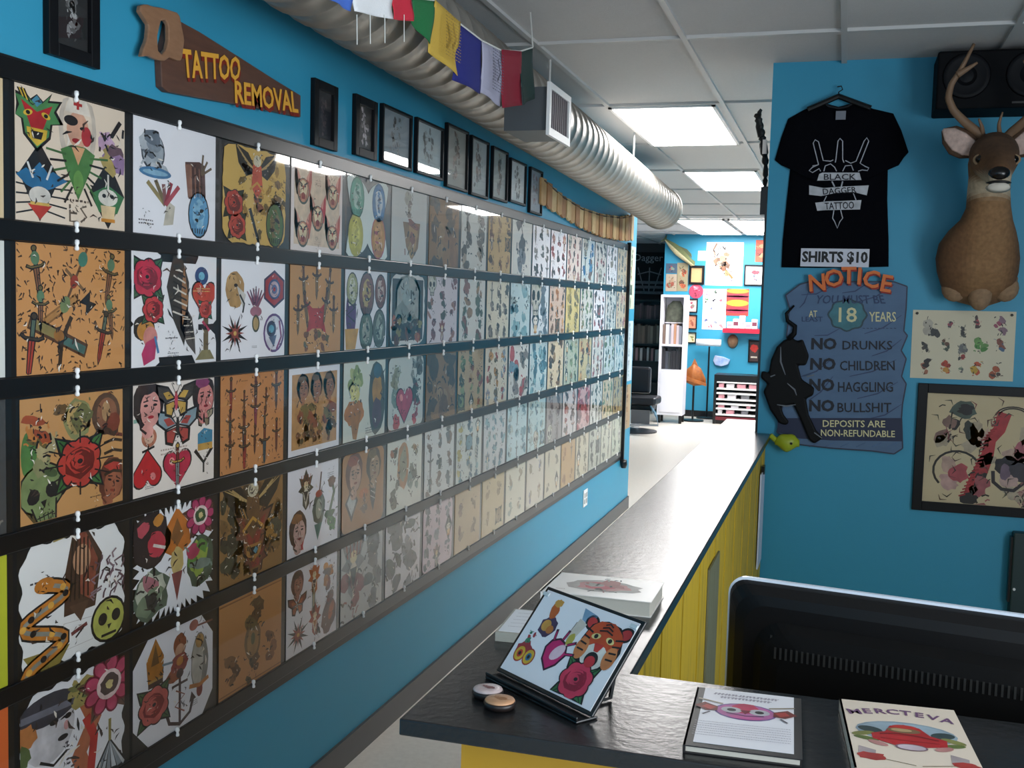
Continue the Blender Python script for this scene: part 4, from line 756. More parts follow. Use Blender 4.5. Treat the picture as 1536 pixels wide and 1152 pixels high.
def warp(o, parent, y, q, flip=False):   # map text mesh onto a quad (tl, tr, br, bl)
    vs_ = o.data.vertices; ax = min(v.co.x for v in vs_); bx = max(v.co.x for v in vs_); ay = min(v.co.y for v in vs_); by = max(v.co.y for v in vs_); zz = [v.co.z for v in vs_]; z0 = min(zz)
    for v in vs_:
        u = (v.co.x-ax)/(bx-ax); t = (v.co.y-ay)/(by-ay); T = [q[0][i]*(1-u)+q[1][i]*u for i in (0, 1)]; B = [q[3][i]*(1-u)+q[2][i]*u for i in (0, 1)]
        X = B[0]*(1-t)+T[0]*t; Z = B[1]*(1-t)+T[1]*t; v.co = (X, y-(v.co.z-z0), Z)
    o.rotation_euler = (0, 0, 0); o.location = (0, 0, 0); return o
for txt, q in (('TATTOO', ((270, 72), (359, 86), (358, 121), (274, 117))), ('REMOVAL', ((350, 120), (443, 138), (446, 170), (351, 155)))):
    warp(textmesh('lettering_shadow', txt, .1, rd, saw, (0, 0, 0), bold=.003), saw, -.0215, [SL(x+1.5, y+6) for x, y in q])
    warp(textmesh('lettering', txt, .1, yl, saw, (0, 0, 0), bold=.002), saw, -.0228, [SL(*p) for p in q])
# ------------------------------------------------------------ hanging wooden slats (garland)
slm = [mat('slat_a', (190, 150, 100), .7, noise=.6, nscale=20, col2=(130, 90, 50)), mat('slat_b', (168, 118, 74), .7, noise=.6, nscale=22, col2=(110, 70, 40)), mat('slat_c', (206, 176, 128), .7, noise=.5, nscale=20, col2=(150, 112, 70))]
gl_ = thing('slat_garland', 'sagging garland of short tan wooden slats hung at the far end of the blue wall', 'garland', (LW+.01, 7.4, 2.4), PI/2)
top = [(811, 266), (840, 292), (870, 311), (900, 321), (930, 325), (950, 321)]; bot = [(812, 306), (840, 323), (870, 341), (900, 354), (930, 360), (951, 360)]
def ip(T, x):
    for (a, b), (c, d) in zip(T, T[1:]):
        if a <= x <= c: return b+(d-b)*(x-a)/(c-a)
    return T[0][1] if x < T[0][0] else T[-1][1]
N_ = 24; cord = []
ya, yb = WL(811, 300)[0], WL(950, 340)[0]
for i in range(N_):
    y = ya+(yb-ya)*(i+.5)/N_; w_ = (yb-ya)/N_*.46
    px = 768
    for it in range(40):   # pixel column of this slat
        pass
    lo, hi = 805., 955.
    for it in range(30):
        m_ = (lo+hi)/2
        if at(m_, 330, 0, LW+.01).y < y: lo = m_
        else: hi = m_
    zt = at(lo, ip(top, lo), 0, LW+.01).z; zb = at(lo, ip(bot, lo), 0, LW+.01).z
    MB().prism([(y-w_-7.4, zb-2.4+.01*(i % 2)), (y-7.4, zb-2.4-.01), (y+w_-7.4, zb-2.4), (y+w_-7.4, zt-2.4), (y-w_-7.4, zt-2.4)], -.012-.004*(i % 2), -.004*(i % 2)).build('slat', slm[(i*7) % 3], gl_)
    cord.append((y-7.4, -.012, zt-2.4-.012))
MB().tube(cord, .005, 6).build('cord', mat('dark_cord', (60, 40, 30), .8), gl_)
# ------------------------------------------------------------ spiral duct with vent box
galv = mat('galvanised_steel', (160, 156, 149), .42, metal=.6, noise=.5, nscale=9, col2=(108, 104, 96), bump=.1, bscale=18)
duct = thing('spiral_duct', 'long round spiral galvanised air duct hanging under the ceiling along the left wall', 'air duct', (0, 0, 0))
P0, P1, DR = Vector((-1.415, 1.0, 2.67)), Vector((-1.455, 8.75, 2.518)), .158
def dpt(y):
    t = (y-P0.y)/(P1.y-P0.y); return P0.lerp(P1, t)+Vector((0, 0, .012*4*t*(1-t)))
v = []; f = []; n = 32; rows = []
y = P0.y; k = 0
while y < P1.y:
    rows += [(y, DR), (y+.112, DR), (y+.116, DR+.0055), (y+.126, DR+.0055)]; y += .13
mb = MB(); vv = []; 
for (yy, r) in rows:
    c = dpt(yy)
    for q in range(n):
        a = 2*PI*q/n; vv.append((c.x+r*math.cos(a), yy+.13*(q/n-.5)*.5, c.z+r*math.sin(a)))
ff = []
for i in range(len(rows)-1):
    for q in range(n):
        ff.append((i*n+q, i*n+(q+1) % n, (i+1)*n+(q+1) % n, (i+1)*n+q))
# plain ring geometry (seam offset kept small so that the wrap closes)
vv = []
for (yy, r) in rows:
    c = dpt(yy)
    for q in range(n):
        a = 2*PI*q/n; vv.append((c.x+r*math.cos(a), yy+.02*math.cos(a), c.z+r*math.sin(a)))
mb.add(vv, ff+[tuple(range((len(rows)-1)*n, len(rows)*n))]); mb.build('duct_pipe', galv, duct, smooth=True)
for p in duct.children[0].data.polygons: p.use_smooth = True
ec = dpt(rows[-1][0]); MB().lathe([(DR+.012, 0), (DR+.012, .06), (DR-.02, .07), (.0, .072)], (ec.x, rows[-1][0]-.02, ec.z), 32, ax='y').build('end_cap', galv, duct, smooth=True)
for yy in (7.05, 4.9, 2.9): MB().tube([(dpt(yy).x+.09, yy, dpt(yy).z+DR-.02), (dpt(yy).x+.09, yy, CE+.01)], .006, 6).build('hanger_rod', mat('pale_rod', (200, 198, 195), .4), duct)
vb = MB().box(-1.30, 4.085, 2.395, -1.125, 4.375, 2.56)
vb.build('vent_box', mat('vent_box_steel', (96, 100, 104), .5, metal=.5), duct)
fr_ = MB(); X0, X1 = -1.125, -1.112
for b_ in ((4.065, 2.375, 4.09, 2.575), (4.37, 2.375, 4.395, 2.575), (4.09, 2.375, 4.37, 2.405), (4.09, 2.55, 4.37, 2.575)): fr_.box(X0, b_[0], b_[1], X1, b_[2], b_[3])
gr = fr_.build('grille_frame', white, duct)
lv = MB()
for k in range(9): lv.box(X0+.001, 4.093+.0305*k, 2.405, X0+.008, 4.113+.0305*k, 2.55)
lv.build('louvers', mat('grille_grey', (92, 84, 90), .6), gr)
# ------------------------------------------------------------ prayer flags
FX = -1.16
def FL(px, py): p = at(px, py, 0, FX); return p.y, p.z
fl = thing('prayer_flag_string', 'string of small coloured cloth prayer flags hanging beside the duct under the ceiling', 'flag string', (0, 0, 0))
def cloth(name, col): return mat(name, col, .85, bump=.3, bscale=250)
FD = [('blue', (70, 110, 200), ((478, -40), (530, -22), (528, 17), (496, 0))), ('white', (238, 238, 240), ((530, -22), (588, -8), (587, 29), (528, 17))), ('red', (206, 40, 62), ((588, -8), (618, -2), (617, 32), (587, 29))), ('green', (30, 112, 62), ((618, -2), (652, 2), (645, 66), (632, 40), (617, 32))),
      ('yellow', (206, 170, 70), ((651, 0), (689, 34), (689, 117), (643, 78))), ('shaded_blue', (34, 40, 122), ((689, 36), (724, 60), (721, 141), (679, 120))), ('pale', (178, 176, 198), ((723, 61), (751, 75), (752, 160), (721, 138))), ('shaded_red', (142, 24, 48), ((751, 74), (781, 77), (782, 158), (752, 162))), ('shaded_green', (34, 58, 54), ((779, 77), (799, 72), (799, 148), (782, 158)))]  # second set repeats the first colours darkened: window light falloff painted into the cloth
for i, (nm, col, q) in enumerate(FD):
    P = [FL(*p) for p in q]
    if len(P) == 5: P = [P[0], P[1], P[2], P[4]]
    nU, nV = 10, 8; g_ = MB(); V = []
    for a_ in range(nU+1):
        for b_ in range(nV+1):
            u, t_ = a_/nU, b_/nV; T = [P[0][k]*(1-u)+P[1][k]*u for k in (0, 1)]; B = [P[3][k]*(1-u)+P[2][k]*u for k in (0, 1)]
            V.append((FX+.005*math.sin(u*6+i)*t_+.003*math.sin(t_*5+i*2), T[0]*(1-t_)+B[0]*t_, T[1]*(1-t_)+B[1]*t_))
    F = [(a_*(nV+1)+b_, (a_+1)*(nV+1)+b_, (a_+1)*(nV+1)+b_+1, a_*(nV+1)+b_+1) for a_ in range(nU) for b_ in range(nV)]
    o = g_.add(V, F).build('flag', cloth('cloth_'+nm, col), fl, smooth=True)
    so_ = o.modifiers.new('t', 'SOLIDIFY'); so_.thickness = .0012
    o['label'] = nm.replace('_', ' ')+' flag'
    if nm in ('yellow', 'pale'):
        a = Art(1, 1, 500+i); ink = 'b89030' if nm == 'yellow' else '50506a'
        cy = sum(p[0] for p in P)/4; cz = sum(p[1] for p in P)/4; w_ = abs(P[1][0]-P[0][0])*.6; h_ = abs(P[0][1]-P[3][1])
        a.T = (0, 0, 1, 0, 1)
        for k in range(14):
            xx = -w_/2
            while xx < w_/2: l_ = a.rnd.uniform(.006, .02); a.line([(xx, h_*.4-k*h_*.06), (min(w_/2, xx+l_), h_*.4-k*h_*.06)], .003, ink); xx += l_+.006
        a.line([(-.01, -.03), (.02, 0), (-.01, .04)], .012, ink)
        b_ = a.build(None, 'printed_script'); b_.location = (FX+.022, cy, cz); b_.rotation_euler = (0, 0, PI/2); b_.parent = o
MB().tube([(FX, *FL(*p)) for p in ((478, -40), (530, -22), (588, -8), (651, 0), (689, 35), (723, 61), (751, 75), (780, 77), (799, 71))]+[(FX-.05, 4.1, CE+.005)], .003, 5).build('string', mat('white_string', (220, 220, 215), .8), fl)
th = MB()
for px in (533, 553, 575, 604): a_ = FL(px, 22); th.tube([(FX+.004, a_[0], a_[1]), (FX+.004, a_[0]+.004, a_[1]-.07)], .0012, 4)
th.build('loose_threads', mat('white_string', (220, 220, 215), .8), fl)
# ------------------------------------------------------------ outlet and paper strips on the left wall
o = thing('wall_outlet', 'white double wall outlet low on the blue wall above the baseboard', 'outlet', (LW+.0005, 7.46, .36), PI/2)
MB().box(-.06, -.006, -.06, .06, 0, .06).build('cover_plate', white, o, bevel=.002)
for x in (-.028, .028):
    for z in (-.022, .022): MB().box(x-.016, -.009, z-.016, x+.016, -.0062, z+.016).build('socket', mat('outlet_grey', (190, 190, 190), .4), o)
for i, (z0, z1, c_, cols, lab) in enumerate(((1.70, 2.215, (204, 214, 186), GG, 'tall pale green paper strip at the end of the flash board, upper one'), (1.1, 1.6, (196, 208, 214), GB, 'bluish paper strip at the end of the flash board, middle one'), (.70, 1.07, (176, 150, 116), GT+['c8c8c0'], 'brown and white paper strip at the end of the flash board, lowest one'))):
    t = thing('paper_strip', lab, 'paper strip', (LW+.0005, 8.92, (z0+z1)/2), PI/2, 'paper strips at the end of the wall')
    MB().prism([(-.15, (z0-z1)/2), (.15, (z0-z1)/2), (.15, (z1-z0)/2), (-.15, (z1-z0)/2)], -.0015, 0).build('paper', pmat(c_), t)
    a = Art(.3, z1-z0, 700+i, -.0016); gen(cols, 1, 5, .2)(a); a.build(t)
# ------------------------------------------------------------ reception counter
KZ = 1.15
ctop = mat('worn_black_counter', (26, 26, 28), .27, noise=.5, nscale=7, col2=(44, 42, 40), bump=.07, bscale=70)
ylw = mat('weathered_yellow_boards', (206, 172, 34), .6, noise=.8, nscale=5, stretch=(14, 14, .8), col2=(120, 108, 52), thr=(.3, .46))
ylf = mat('yellow_paint', (186, 140, 22), .6, noise=.4, nscale=8, col2=(150, 108, 14))
ct = thing('reception_counter', 'L shaped reception counter with a worn black top and yellow board sides', 'counter', (-.43, 3, 0))
def RL(x, y, z): return (x+.43, y-3, z)
Lp = [(-.568, 1.372), (2.05, 1.372), (2.05, 1.672), (-.297, 1.676), (-.303, 5.195), (-.378, 5.195), (-.378, 5.78), (-.567, 5.78)]
mb = MB(); nL = len(Lp); mb.add([RL(x, y, KZ) for x, y in Lp]+[RL(x, y, KZ-.024) for x, y in Lp], [tuple(range(nL)), tuple(range(2*nL-1, nL-1, -1))]+[(i, nL+i, nL+(i+1) % nL, (i+1) % nL) for i in range(nL)])
mb.build('counter_top', ctop, ct, bevel=.0025)
MB().box(*RL(-.495, 1.43, 0), *RL(2.0, 1.47, KZ-.0245)).build('front_panel', ylf, ct)
MB().box(*RL(-.495, 1.4705, 0), *RL(-.46, 5.7, KZ-.0245)).build('outer_panel', ylf, ct)
pl = 0; y = 1.69
while y < 5.18:
    wd = .168 if pl % 3 else .14; wd = min(wd, 5.19-y)
    MB().box(*RL(-.345, y, 0), *RL(-.325+.002*(pl % 2), y+wd-.004, KZ-.0245)).build('board', ylw, ct); y += wd; pl += 1
MB().box(*RL(-.3225, 2.95, .55), *RL(-.317, 3.2, 1.02)).build('bare_board', mat('bare_grey_wood', (126, 130, 104), .7, noise=.7, nscale=8, stretch=(8, 8, 1), col2=(92, 80, 52)), ct)
dk = thing('desk', 'black lower desk behind the reception counter', 'desk', (.8, 1.95, 0))
MB().box(-1.1, -.27, .72, 1.2, .45, .75).build('desk_top', blkm, dk, bevel=.003)
for x in (-1.05, 1.15):
    for y_ in (-.24, .42): MB().box(x-.02, y_-.02, 0, x+.02, y_+.02, .72).build('leg', blkm, dk)
# monitor seen from behind
mz = 1.25; pA = at(1096, 866, 2, mz); pB = at(1536, 927, 2, mz); dm = (pB-pA); dm.z = 0; angm = math.atan2(dm.y, dm.x)
mo = thing('computer_monitor', 'black computer monitor seen from behind, standing on the desk behind the counter', 'monitor', (pA.x, pA.y, .7505), angm)
plm = mat('monitor_black_plastic', (12, 11, 12), .4, bump=.02, bscale=300, spec=.25)
def rrect(x0, z0, x1, z1, r, n=6):
    p = []
    for cx, cz, a0 in ((x1-r, z1-r, 0), (x0+r, z1-r, 90), (x0+r, z0+r, 180), (x1-r, z0+r, 270)):
        for k in range(n+1): t = math.radians(a0+90*k/n); p.append((cx+r*math.cos(t), cz+r*math.sin(t)))
    return p
MW, H0, H1 = .60, .09, mz-.7505
def slab(name, steps, m, par, sm=False):
    mb = MB(); R = [rrect(*s_[1:]) for s_ in steps]; n_ = len(R[0]); v_ = []
    for s_, r_ in zip(steps, R): v_ += [(x, s_[0], z) for x, z in r_]
    f_ = [tuple(range(n_)), tuple(range(len(v_)-1, len(v_)-n_-1, -1))]
    for i in range(len(R)-1): f_ += [(i*n_+k, i*n_+(k+1) % n_, (i+1)*n_+(k+1) % n_, (i+1)*n_+k) for k in range(n_)]
    return mb.add(v_, f_).build(name, m, par, smooth=sm)
slab('back_shell', [(-.030, .035, H0+.02, MW-.035, H1-.035, .04), (-.026, .018, H0+.01, MW-.018, H1-.018, .04), (-.012, .004, H0+.003, MW-.004, H1-.004, .035), (0, 0, H0, MW, H1, .03)], plm, mo)
slab('bezel', [(.0002, -.003, H0-.002, MW+.003, H1+.0045, .032), (.010, -.003, H0-.002, MW+.003, H1+.0045, .032)], mat('silver_bezel_highlight', (226, 234, 246), .3), mo)  # raised near-white bezel paints the window highlight along the monitor's top edge
slab('screen', [(.0103, .02, H0+.02, MW-.02, H1-.02, .005), (.012, .02, H0+.02, MW-.02, H1-.02, .005)], mat('dark_screen', (8, 8, 10), .15), mo)
slab('back_hump', [(-.052, .10, H0+.06, MW-.10, H1-.10, .05), (-.045, .07, H0+.04, MW-.07, H1-.075, .05), (-.0302, .055, H0+.03, MW-.055, H1-.06, .05)], mat('monitor_matte', (8, 7, 7), .6, spec=.15), mo)
vn = MB()
for k in range(46): vn.box(.095+k*.0092, -.0535, H1-.118, .0985+k*.0092, -.0525, H1-.098)
for k in range(46): vn.box(.085+k*.0092, -.0435, H1-.092, .0885+k*.0092, -.0395, H1-.081)
vn.build('vent_slots', mat('vent_grey', (30, 29, 27), .6), mo)
MB().box(.25, -.03, .02, .33, -.005, .2).build('stand_neck', plm, mo); MB().lathe([(.12, 0), (.12, .012), (.03, .02)], (.29, -.01, 0), 28).build('stand_base', plm, mo)
# ------------------------------------------------------------ things on the counter
blackb = mat('book_cover_black', (30, 28, 30), .45); pages = mat('page_edges', (206, 200, 188), .8, noise=.4, nscale=200, stretch=(1, 1, 20), col2=(170, 162, 148))
def book(name, lab, cx, cy, w, d, th, rz, cover, draw, seed, white_sheet=None):
    t = thing(name, lab, 'book', (cx, cy, KZ+.0003), math.radians(rz), 'books on the counter')
    MB().box(-w/2, -d/2, 0, w/2, d/2, .0016).box(-w/2, -d/2, th-.0016, w/2, d/2, th).box(-w/2, -d/2, 0, -w/2+.003, d/2, th).build('cover', cover, t)
    MB().box(-w/2+.0035, -d/2+.003, .0018, w/2-.003, d/2-.003, th-.0018).build('pages', pages, t)
    top = th
    if white_sheet:
        a0, b0, a1, b1 = white_sheet; MB().box(a0*w, b0*d, th+.0001, a1*w, b1*d, th+.0007).build('cover_sheet', mat('cover_sheet_white', (236, 232, 236), .5), t); top += .0007
    a = Art(w, d, seed, -.0002); draw(a); o = a.build(t, 'cover_art'); o.rotation_euler = (-PI/2, 0, 0); o.location = (0, 0, top)
    return t, top
def b2art(a):
    a.go(.49, .64, .72); a.ell(0, -.02, .27, .2, '7a5a9a'); a.ell(0, -.02, .25, .18, 'c86aa8'); a.ell(0, .06, .12, .12, 'd02a58', rag=.1); a.ell(-.12, 0, .09, .07, 'c8c4c8'); a.ell(.12, 0, .09, .07, 'c8c4c8'); a.ell(-.12, 0, .04, .035, K); a.ell(.12, 0, .04, .035, K); a.poly([(-.05, .02), (.05, .02), (0, -.08)], '8a1c38'); a.ell(0, -.15, .14, .05, 'd858a0'); a.line([(-.16, -.08), (0, -.12), (.16, -.08)], .02, '5a2a60')
    for sx in (-1, 1): a.poly([(sx*.24, .04), (sx*.36, .12), (sx*.44, .02), (sx*.34, -.08), (sx*.24, -.06)], '7a2420'); a.poly([(sx*.25, .02), (sx*.34, .07), (sx*.38, .0), (sx*.3, -.05)], 'c03a34'); a.line([(sx*.2, .12), (sx*.42, .2)], .025, 'a89880'); a.line([(sx*.3, -.1), (sx*.36, -.18)], .02, '5a5058')
    for r_ in range(7):
        a.go(.48, .395-.036*r_, .14); scrib(a, 1, '9a92a0', 2.05)
    for r_ in (0, 1):
        for k in range(18-r_*4):
            a.go(.19+.034*k+.068*r_, .905-.055*r_, .06); a.line([(-.1, -.3), (a.rnd.uniform(-.1, .1), .3)], .2, 'b4acb6'); a.line([(-.2, a.rnd.uniform(-.3, .3)), (.25, a.rnd.uniform(-.3, .3))], .12, 'b4acb6')
t, tp = book('book', 'black book with a pink mask between two moths on its white cover sheet', -.105, 1.512, .152, .225, .011, 2.5, blackb, b2art, 41, (-.42, -.44, .43, .495))
def b3art(a):
    m = 0
    a.go(.5, .5, .56); a.ell(0, .1, .48, .28, '9aacb8'); a.ell(0, .1, .44, .25, 'a8bcc8')
    for sx in (-1, 1): a.ell(sx*.34, .1, .12, .08, '3a4a4a', rot=20*sx); a.ell(sx*.42, -.02, .12, .05, '8a8a4a', rot=-25*sx); a.ell(sx*.4, -.14, .12, .045, '6a7a3a', rot=15*sx); a.ell(sx*.3, -.24, .1, .05, 'c88a84', rot=30*sx)
    a.poly([(-.34, .0), (-.2, .08), (-.14, .24), (0, .3), (.14, .24), (.22, .06), (.36, -.02), (.34, -.18), (.1, -.26), (-.14, -.26), (-.34, -.14)], 'c02428'); a.ell(-.02, .14, .16, .07, '8a6a48'); a.ell(-.04, .15, .1, .04, 'c8a878'); a.ell(.0, .24, .12, .05, 'd03a30'); a.line([(-.26, 0), (-.1, .05), (.1, .02), (.28, -.04)], .03, '8a1418'); a.line([(-.26, -.1), (0, -.12), (.28, -.12)], .02, 'a01c20')
    a.ell(0, -.28, .15, .08, '8a6a78'); a.ell(0, -.28, .13, .065, 'dcc8d0'); scrib(a.go(.5, .345, .1), 1, '7a2a4a', .5)
    for x in (.14, .86): a.go(x, .22, .14); a.poly([(-.3, .6), (.3, .3), (.2, -.4), (-.4, -.3)], 'b8a8a8'); a.ell(.1, -.3, .5, .35, 'b83a34', rag=.2)
    a.go(.3, .13, .2); a.line([(-.4, .2), (.6, -.1)], .04, '8a7a5a'); a.go(.72, .13, .2); a.line([(-.6, -.1), (.4, .2)], .04, '8a7a5a')
crm = mat('book_cover_cream', (232, 214, 194), .45)
t, tp = book('book', 'cream book with a large red figure on its cover, right of the black book', .108, 1.515, .158, .245, .017, 4.5, crm, b3art, 42)
items = []
for k, ch in enumerate('MERCTEVA'):
    q = (k-3.5)/3.5; items.append((ch, .026, q*.062, .088-.014*q*q, -q*.22))
tr = textring('cover_lettering', items, mat('plum_print', (110, 74, 110), .6), t, 0, ext=.0001); tr.rotation_euler = (-PI/2, 0, 0); tr.location = (0, 0, tp+.0006)
def wart(a):
    a.go(.5, .5, .8); a.ell(0, 0, .62, .34, 'b8b0aa', rag=.12); a.ell(0, 0, .45, .25, 'c88a88', rag=.15); a.ell(-.05, 0, .26, .2, 'c04a58', rag=.1); a.ell(-.1, .02, .12, .1, 'd87880'); sketch(a, ['b06a68', 'a8a098'], 3, 14)
    scrib(a.go(.15, .2, .2), 2, 'b09a90')
book('book', 'thick white book with a faded red rose on its cover, lying behind the tilted print', -.428, 2.07, .215, .155, .03, 0, mat('book_cover_white', (240, 234, 228), .35), wart, 43)
t = thing('card_stack', 'small stack of white cards left of the tilted print at the counter edge', 'cards', (-.515, 1.83, KZ+.0003), math.radians(4))
MB().box(-.04, -.075, 0, .04, .075, .016).build('cards', mat('card_edge', (176, 172, 160), .7, noise=.4, nscale=150, stretch=(1, 1, 20)), t); MB().box(-.036, -.068, .0161, .036, .068, .0168).build('top_card', mat('card_white', (222, 224, 228), .5), t)
a = Art(.07, .13, 44, -.0002)
for k in range(5): a.go(.5, .85-.16*k, .2); scrib(a, 1, '4a4a54', 1.0)
o = a.build(t, 'card_print'); o.rotation_euler = (-PI/2, 0, 0); o.location = (0, 0, .0168)
for x, y_, c_, c2, lab in ((-.479, 1.498, (214, 196, 196), '8a5a58', 'small round badge with a pinkish white face, the farther of two on the counter'), (-.449, 1.462, (206, 156, 116), 'b07a50', 'small round badge with an orange tan face, the nearer of two on the counter')):
    t = thing('badge', lab, 'badge', (x, y_, KZ+.0003), 0, 'round badges on the counter')
    MB().lathe([(.019, 0), (.023, .003), (.0235, .008), (.022, .0105)], n=28).build('rim', mat('badge_dark_rim', (34, 26, 24), .4), t, smooth=True)
    MB().lathe([(.0222, .0107), (.021, .0125), (.014, .0138), (.005, .0142)], n=28).build('face', mat('badge_%02x' % c_[1], c_, .3, noise=.5, nscale=60, col2=(150, 110, 90)), t, smooth=True)
    a = Art(.04, .04, 45, -.0002); a.go(.5, .5, .7); a.ell(.1, 0, .3, .2, c2, rag=.3); a.ell(-.2, .1, .15, .1, c2, rag=.3); o = a.build(t, 'face_print'); o.rotation_euler = (-PI/2, 0, 0); o.location = (0, 0, .0144)
# tilted print on a small black easel
EA, ET, EW, EL = -.6364, .6884, .221, .1459
ea = thing('easel', 'small black table easel holding a tilted tattoo print on the counter', 'display stand', (-.4907, 1.5924, KZ+.0003), EA)
pr = thing('tilted_print', 'tilted white print of a tiger head, pink heart and red rose on the counter', 'print', (-.4907, 1.5924, KZ+.0125), rot=None)
pr.rotation_euler = Euler((-ET, 0, EA), 'XYZ')
MB().box(-.004, 0, -.006, EW+.004, .005, EL+.004).build('backing', blkm, pr, bevel=.0015)
MB().box(.003, -.0012, .0, EW-.003, -.0001, EL-.002).build('paper', pmat((238, 236, 240)), pr)
a = Art(EW-.006, EL-.004, 46, -.0015); a.kx = 1.1
tiger(a.go(.77, .63, .66), 'cc5028'); realheart(a.go(.42, .4, .5), 'c8206c'); rose(a.go(.74, .2, .54), 'd83a5a', '9a1838', '3a7a44'); a.go(.8, .4, .5, 50); a.line([(-.3, .1), (-.1, .3)], .07, '3a7a50')
a.go(.15, .22, .42); a.ell(-.1, .12, .28, .25, 'a83a44', rag=.15); eye(a); a.go(.12, .42, .2); sketch(a, ['3f8a6a', 'a83a44'], 4, 6)
a.go(.2, .68, .5, 15); a.ell(0, -.15, .24, .24, '4a3a5a', rag=.1); a.ell(-.05, -.12, .13, .14, 'd8a04a'); a.ell(.08, -.22, .1, .1, 'c87a3a'); a.ell(.03, .25, .12, .2, 'c8642c', rag=.15); a.ell(.08, .42, .12, .1, 'd8a04a', rag=.15)
a.go(.5, .72, .5, -5); a.poly([(-.15, .45), (.28, .42), (.22, .15), (-.05, .2)], '8ab0d0'); a.poly([(-.1, .2), (.15, .15), (.05, -.3), (-.02, -.5), (-.12, -.3)], 'dcd2c4'); a.ell(0, -.3, .09, .15, 'c0b450', rag=.1); a.line([(-.12, .1), (-.14, -.25)], .02, '9a9080')
o = a.build(pr); o.location = (EW/2, 0, EL/2)
for x, z in ((.004, EL-.01), (EW-.012, EL-.01)): MB().box(x-.004, -.0045, z-.003, x+.010, -.002, z+.003).build('corner_clip', mat('clear_corner', (200, 210, 214), .2), pr)
bz, by = math.cos(ET)*.0, 0
MB().box(.0, -.028, 0, EW, .012, .004).box(.0, -.028, .004, EW, -.0245, .010).build('ledge', blkm, ea, bevel=.0015)
MB().tube([(.045, .005, .004), (.045, .075, .004), (.045, .098, .112)], .0035, 6).build('support', blkm, ea); MB().tube([(EW-.045, .005, .004), (EW-.045, .075, .004), (EW-.045, .098, .112)], .0035, 6).build('support', blkm, ea)
# lime knob at the counter's far corner and white papers hung on the boards
t = thing('lime_knob', 'rounded lime green object with a black dot at the far corner of the counter', 'knob', (-.225, 5.15, KZ-.03))
mb = MB()
for k in range(1): mb.loft([((-.055+.11*i/10, 0, .004*math.sin(i)), (0, .036*math.sin(PI*max(.06, min(.94, i/10)))**.6, 0), (0, 0, .042*math.sin(PI*max(.06, min(.94, i/10)))**.6)) for i in range(11)], 18)
mb.build('body', mat('lime_plastic', (158, 172, 40), .4), t, smooth=True); MB().tube([(-.05, 0, .005), (-.078, -.01, .03)], .012, 8).build('neck', mat('lime_plastic', (158, 172, 40), .4), t); MB().lathe([(.006, -.037), (.006, -.0385)], (.02, 0, 0), 10, ax='y').build('dot', blkm, t)
t = thing('hanging_papers', 'white papers hanging edge on from the yellow boards beside the blue wall', 'papers', (-.318, 4.93, .8))
MB().box(0, -.11, -.21, .006, .11, .21).build('papers', mat('paper_bluish', (206, 214, 232), .6), t); MB().box(-.001, -.03, .2, .012, .03, .235).build('clip', blkm, t)
# ------------------------------------------------------------ partition wall: shirt, sign, art
def PP(px, py): p = at(px, py, 1, PY-.012); return p.x, p.z
def puff(mb, pts, cx, cz, d, back=0, n=6, pw=.5, wr=0, rnd=None):
    N = len(pts); v = []; S = [1, .97, .88, .72, .5, .25]
    for k, s_ in enumerate(S):
        for (x, z) in pts:
            yy = -d*(1-s_**3)**pw
            if wr and k: yy -= wr*math.sin((x-cx)*38+2*math.sin(z*9))*math.sin(z*13+k)
            v.append((cx+(x-cx)*s_, back+yy-.002, cz+(z-cz)*s_))
    v.append((cx, back-d-.002, cz)); m_ = len(S); f = []
    for k in range(m_-1): f += [(k*N+i, k*N+(i+1) % N, (k+1)*N+(i+1) % N, (k+1)*N+i) for i in range(N)]
    f += [((m_-1)*N+i, (m_-1)*N+(i+1) % N, m_*N) for i in range(N)]
    b0 = len(v); v += [(x, back, z) for x, z in pts]; f += [(i, b0+i, b0+(i+1) % N, (i+1) % N) for i in range(N)]; f.append(tuple(range(b0+N-1, b0-1, -1)))
    mb.add(v, f); return mb
def dens(P, n=4):
    o = []
    for i in range(len(P)):
        a, b = P[i], P[(i+1) % len(P)]; o += [(a[0]+(b[0]-a[0])*k/n, a[1]+(b[1]-a[1])*k/n) for k in range(n)]
    return o
sc_ = PP(1258, 290)
def SP(px, py): q = PP(px, py); return q[0]-sc_[0], q[1]-sc_[1]
shirtm = mat('black_cotton', (5, 6, 12), .95, bump=.15, bscale=300, spec=.1)
ts = thing('t_shirt', 'black t-shirt with grey dagger print on a hanger on the blue partition wall', 't-shirt', (sc_[0], PY-.006, sc_[1]))
sp = [(1232, 153), (1258, 160), (1284, 153), (1310, 163), (1340, 170), (1352, 195), (1363, 228), (1356, 236), (1348, 248), (1332, 246), (1331, 300), (1333, 360), (1333, 400), (1290, 401), (1230, 402), (1172, 401), (1174, 360), (1180, 300), (1186, 245), (1172, 248), (1162, 240), (1172, 205), (1182, 178), (1205, 165)]
puff(MB(), dens([SP(*p) for p in sp], 3), 0, 0, .028, wr=.0025).build('shirt_body', shirtm, ts, smooth=True)
MB().tube([(x, -.031, z) for x, z in [SP(1232, 153), SP(1244, 161), SP(1258, 164), SP(1272, 161), SP(1284, 153)]], .005, 6).build('collar', mat('black_rib', (20, 21, 28), .9), ts, smooth=True)
MB().box(SP(1254, 168)[0], -.0315, SP(1254, 181)[1], SP(1269, 168)[0], -.03, SP(1254, 168)[1]).build('neck_label', mat('grey_label', (120, 124, 134), .7), ts)
a = Art(1, 1, 60, -.034); a.T = (0, 0, 1, 0, 1); gc = 'b4b6c0'
def ol(pts, w_=.0042, c_=gc): a.line([SP(*p) for p in pts], w_, c_)
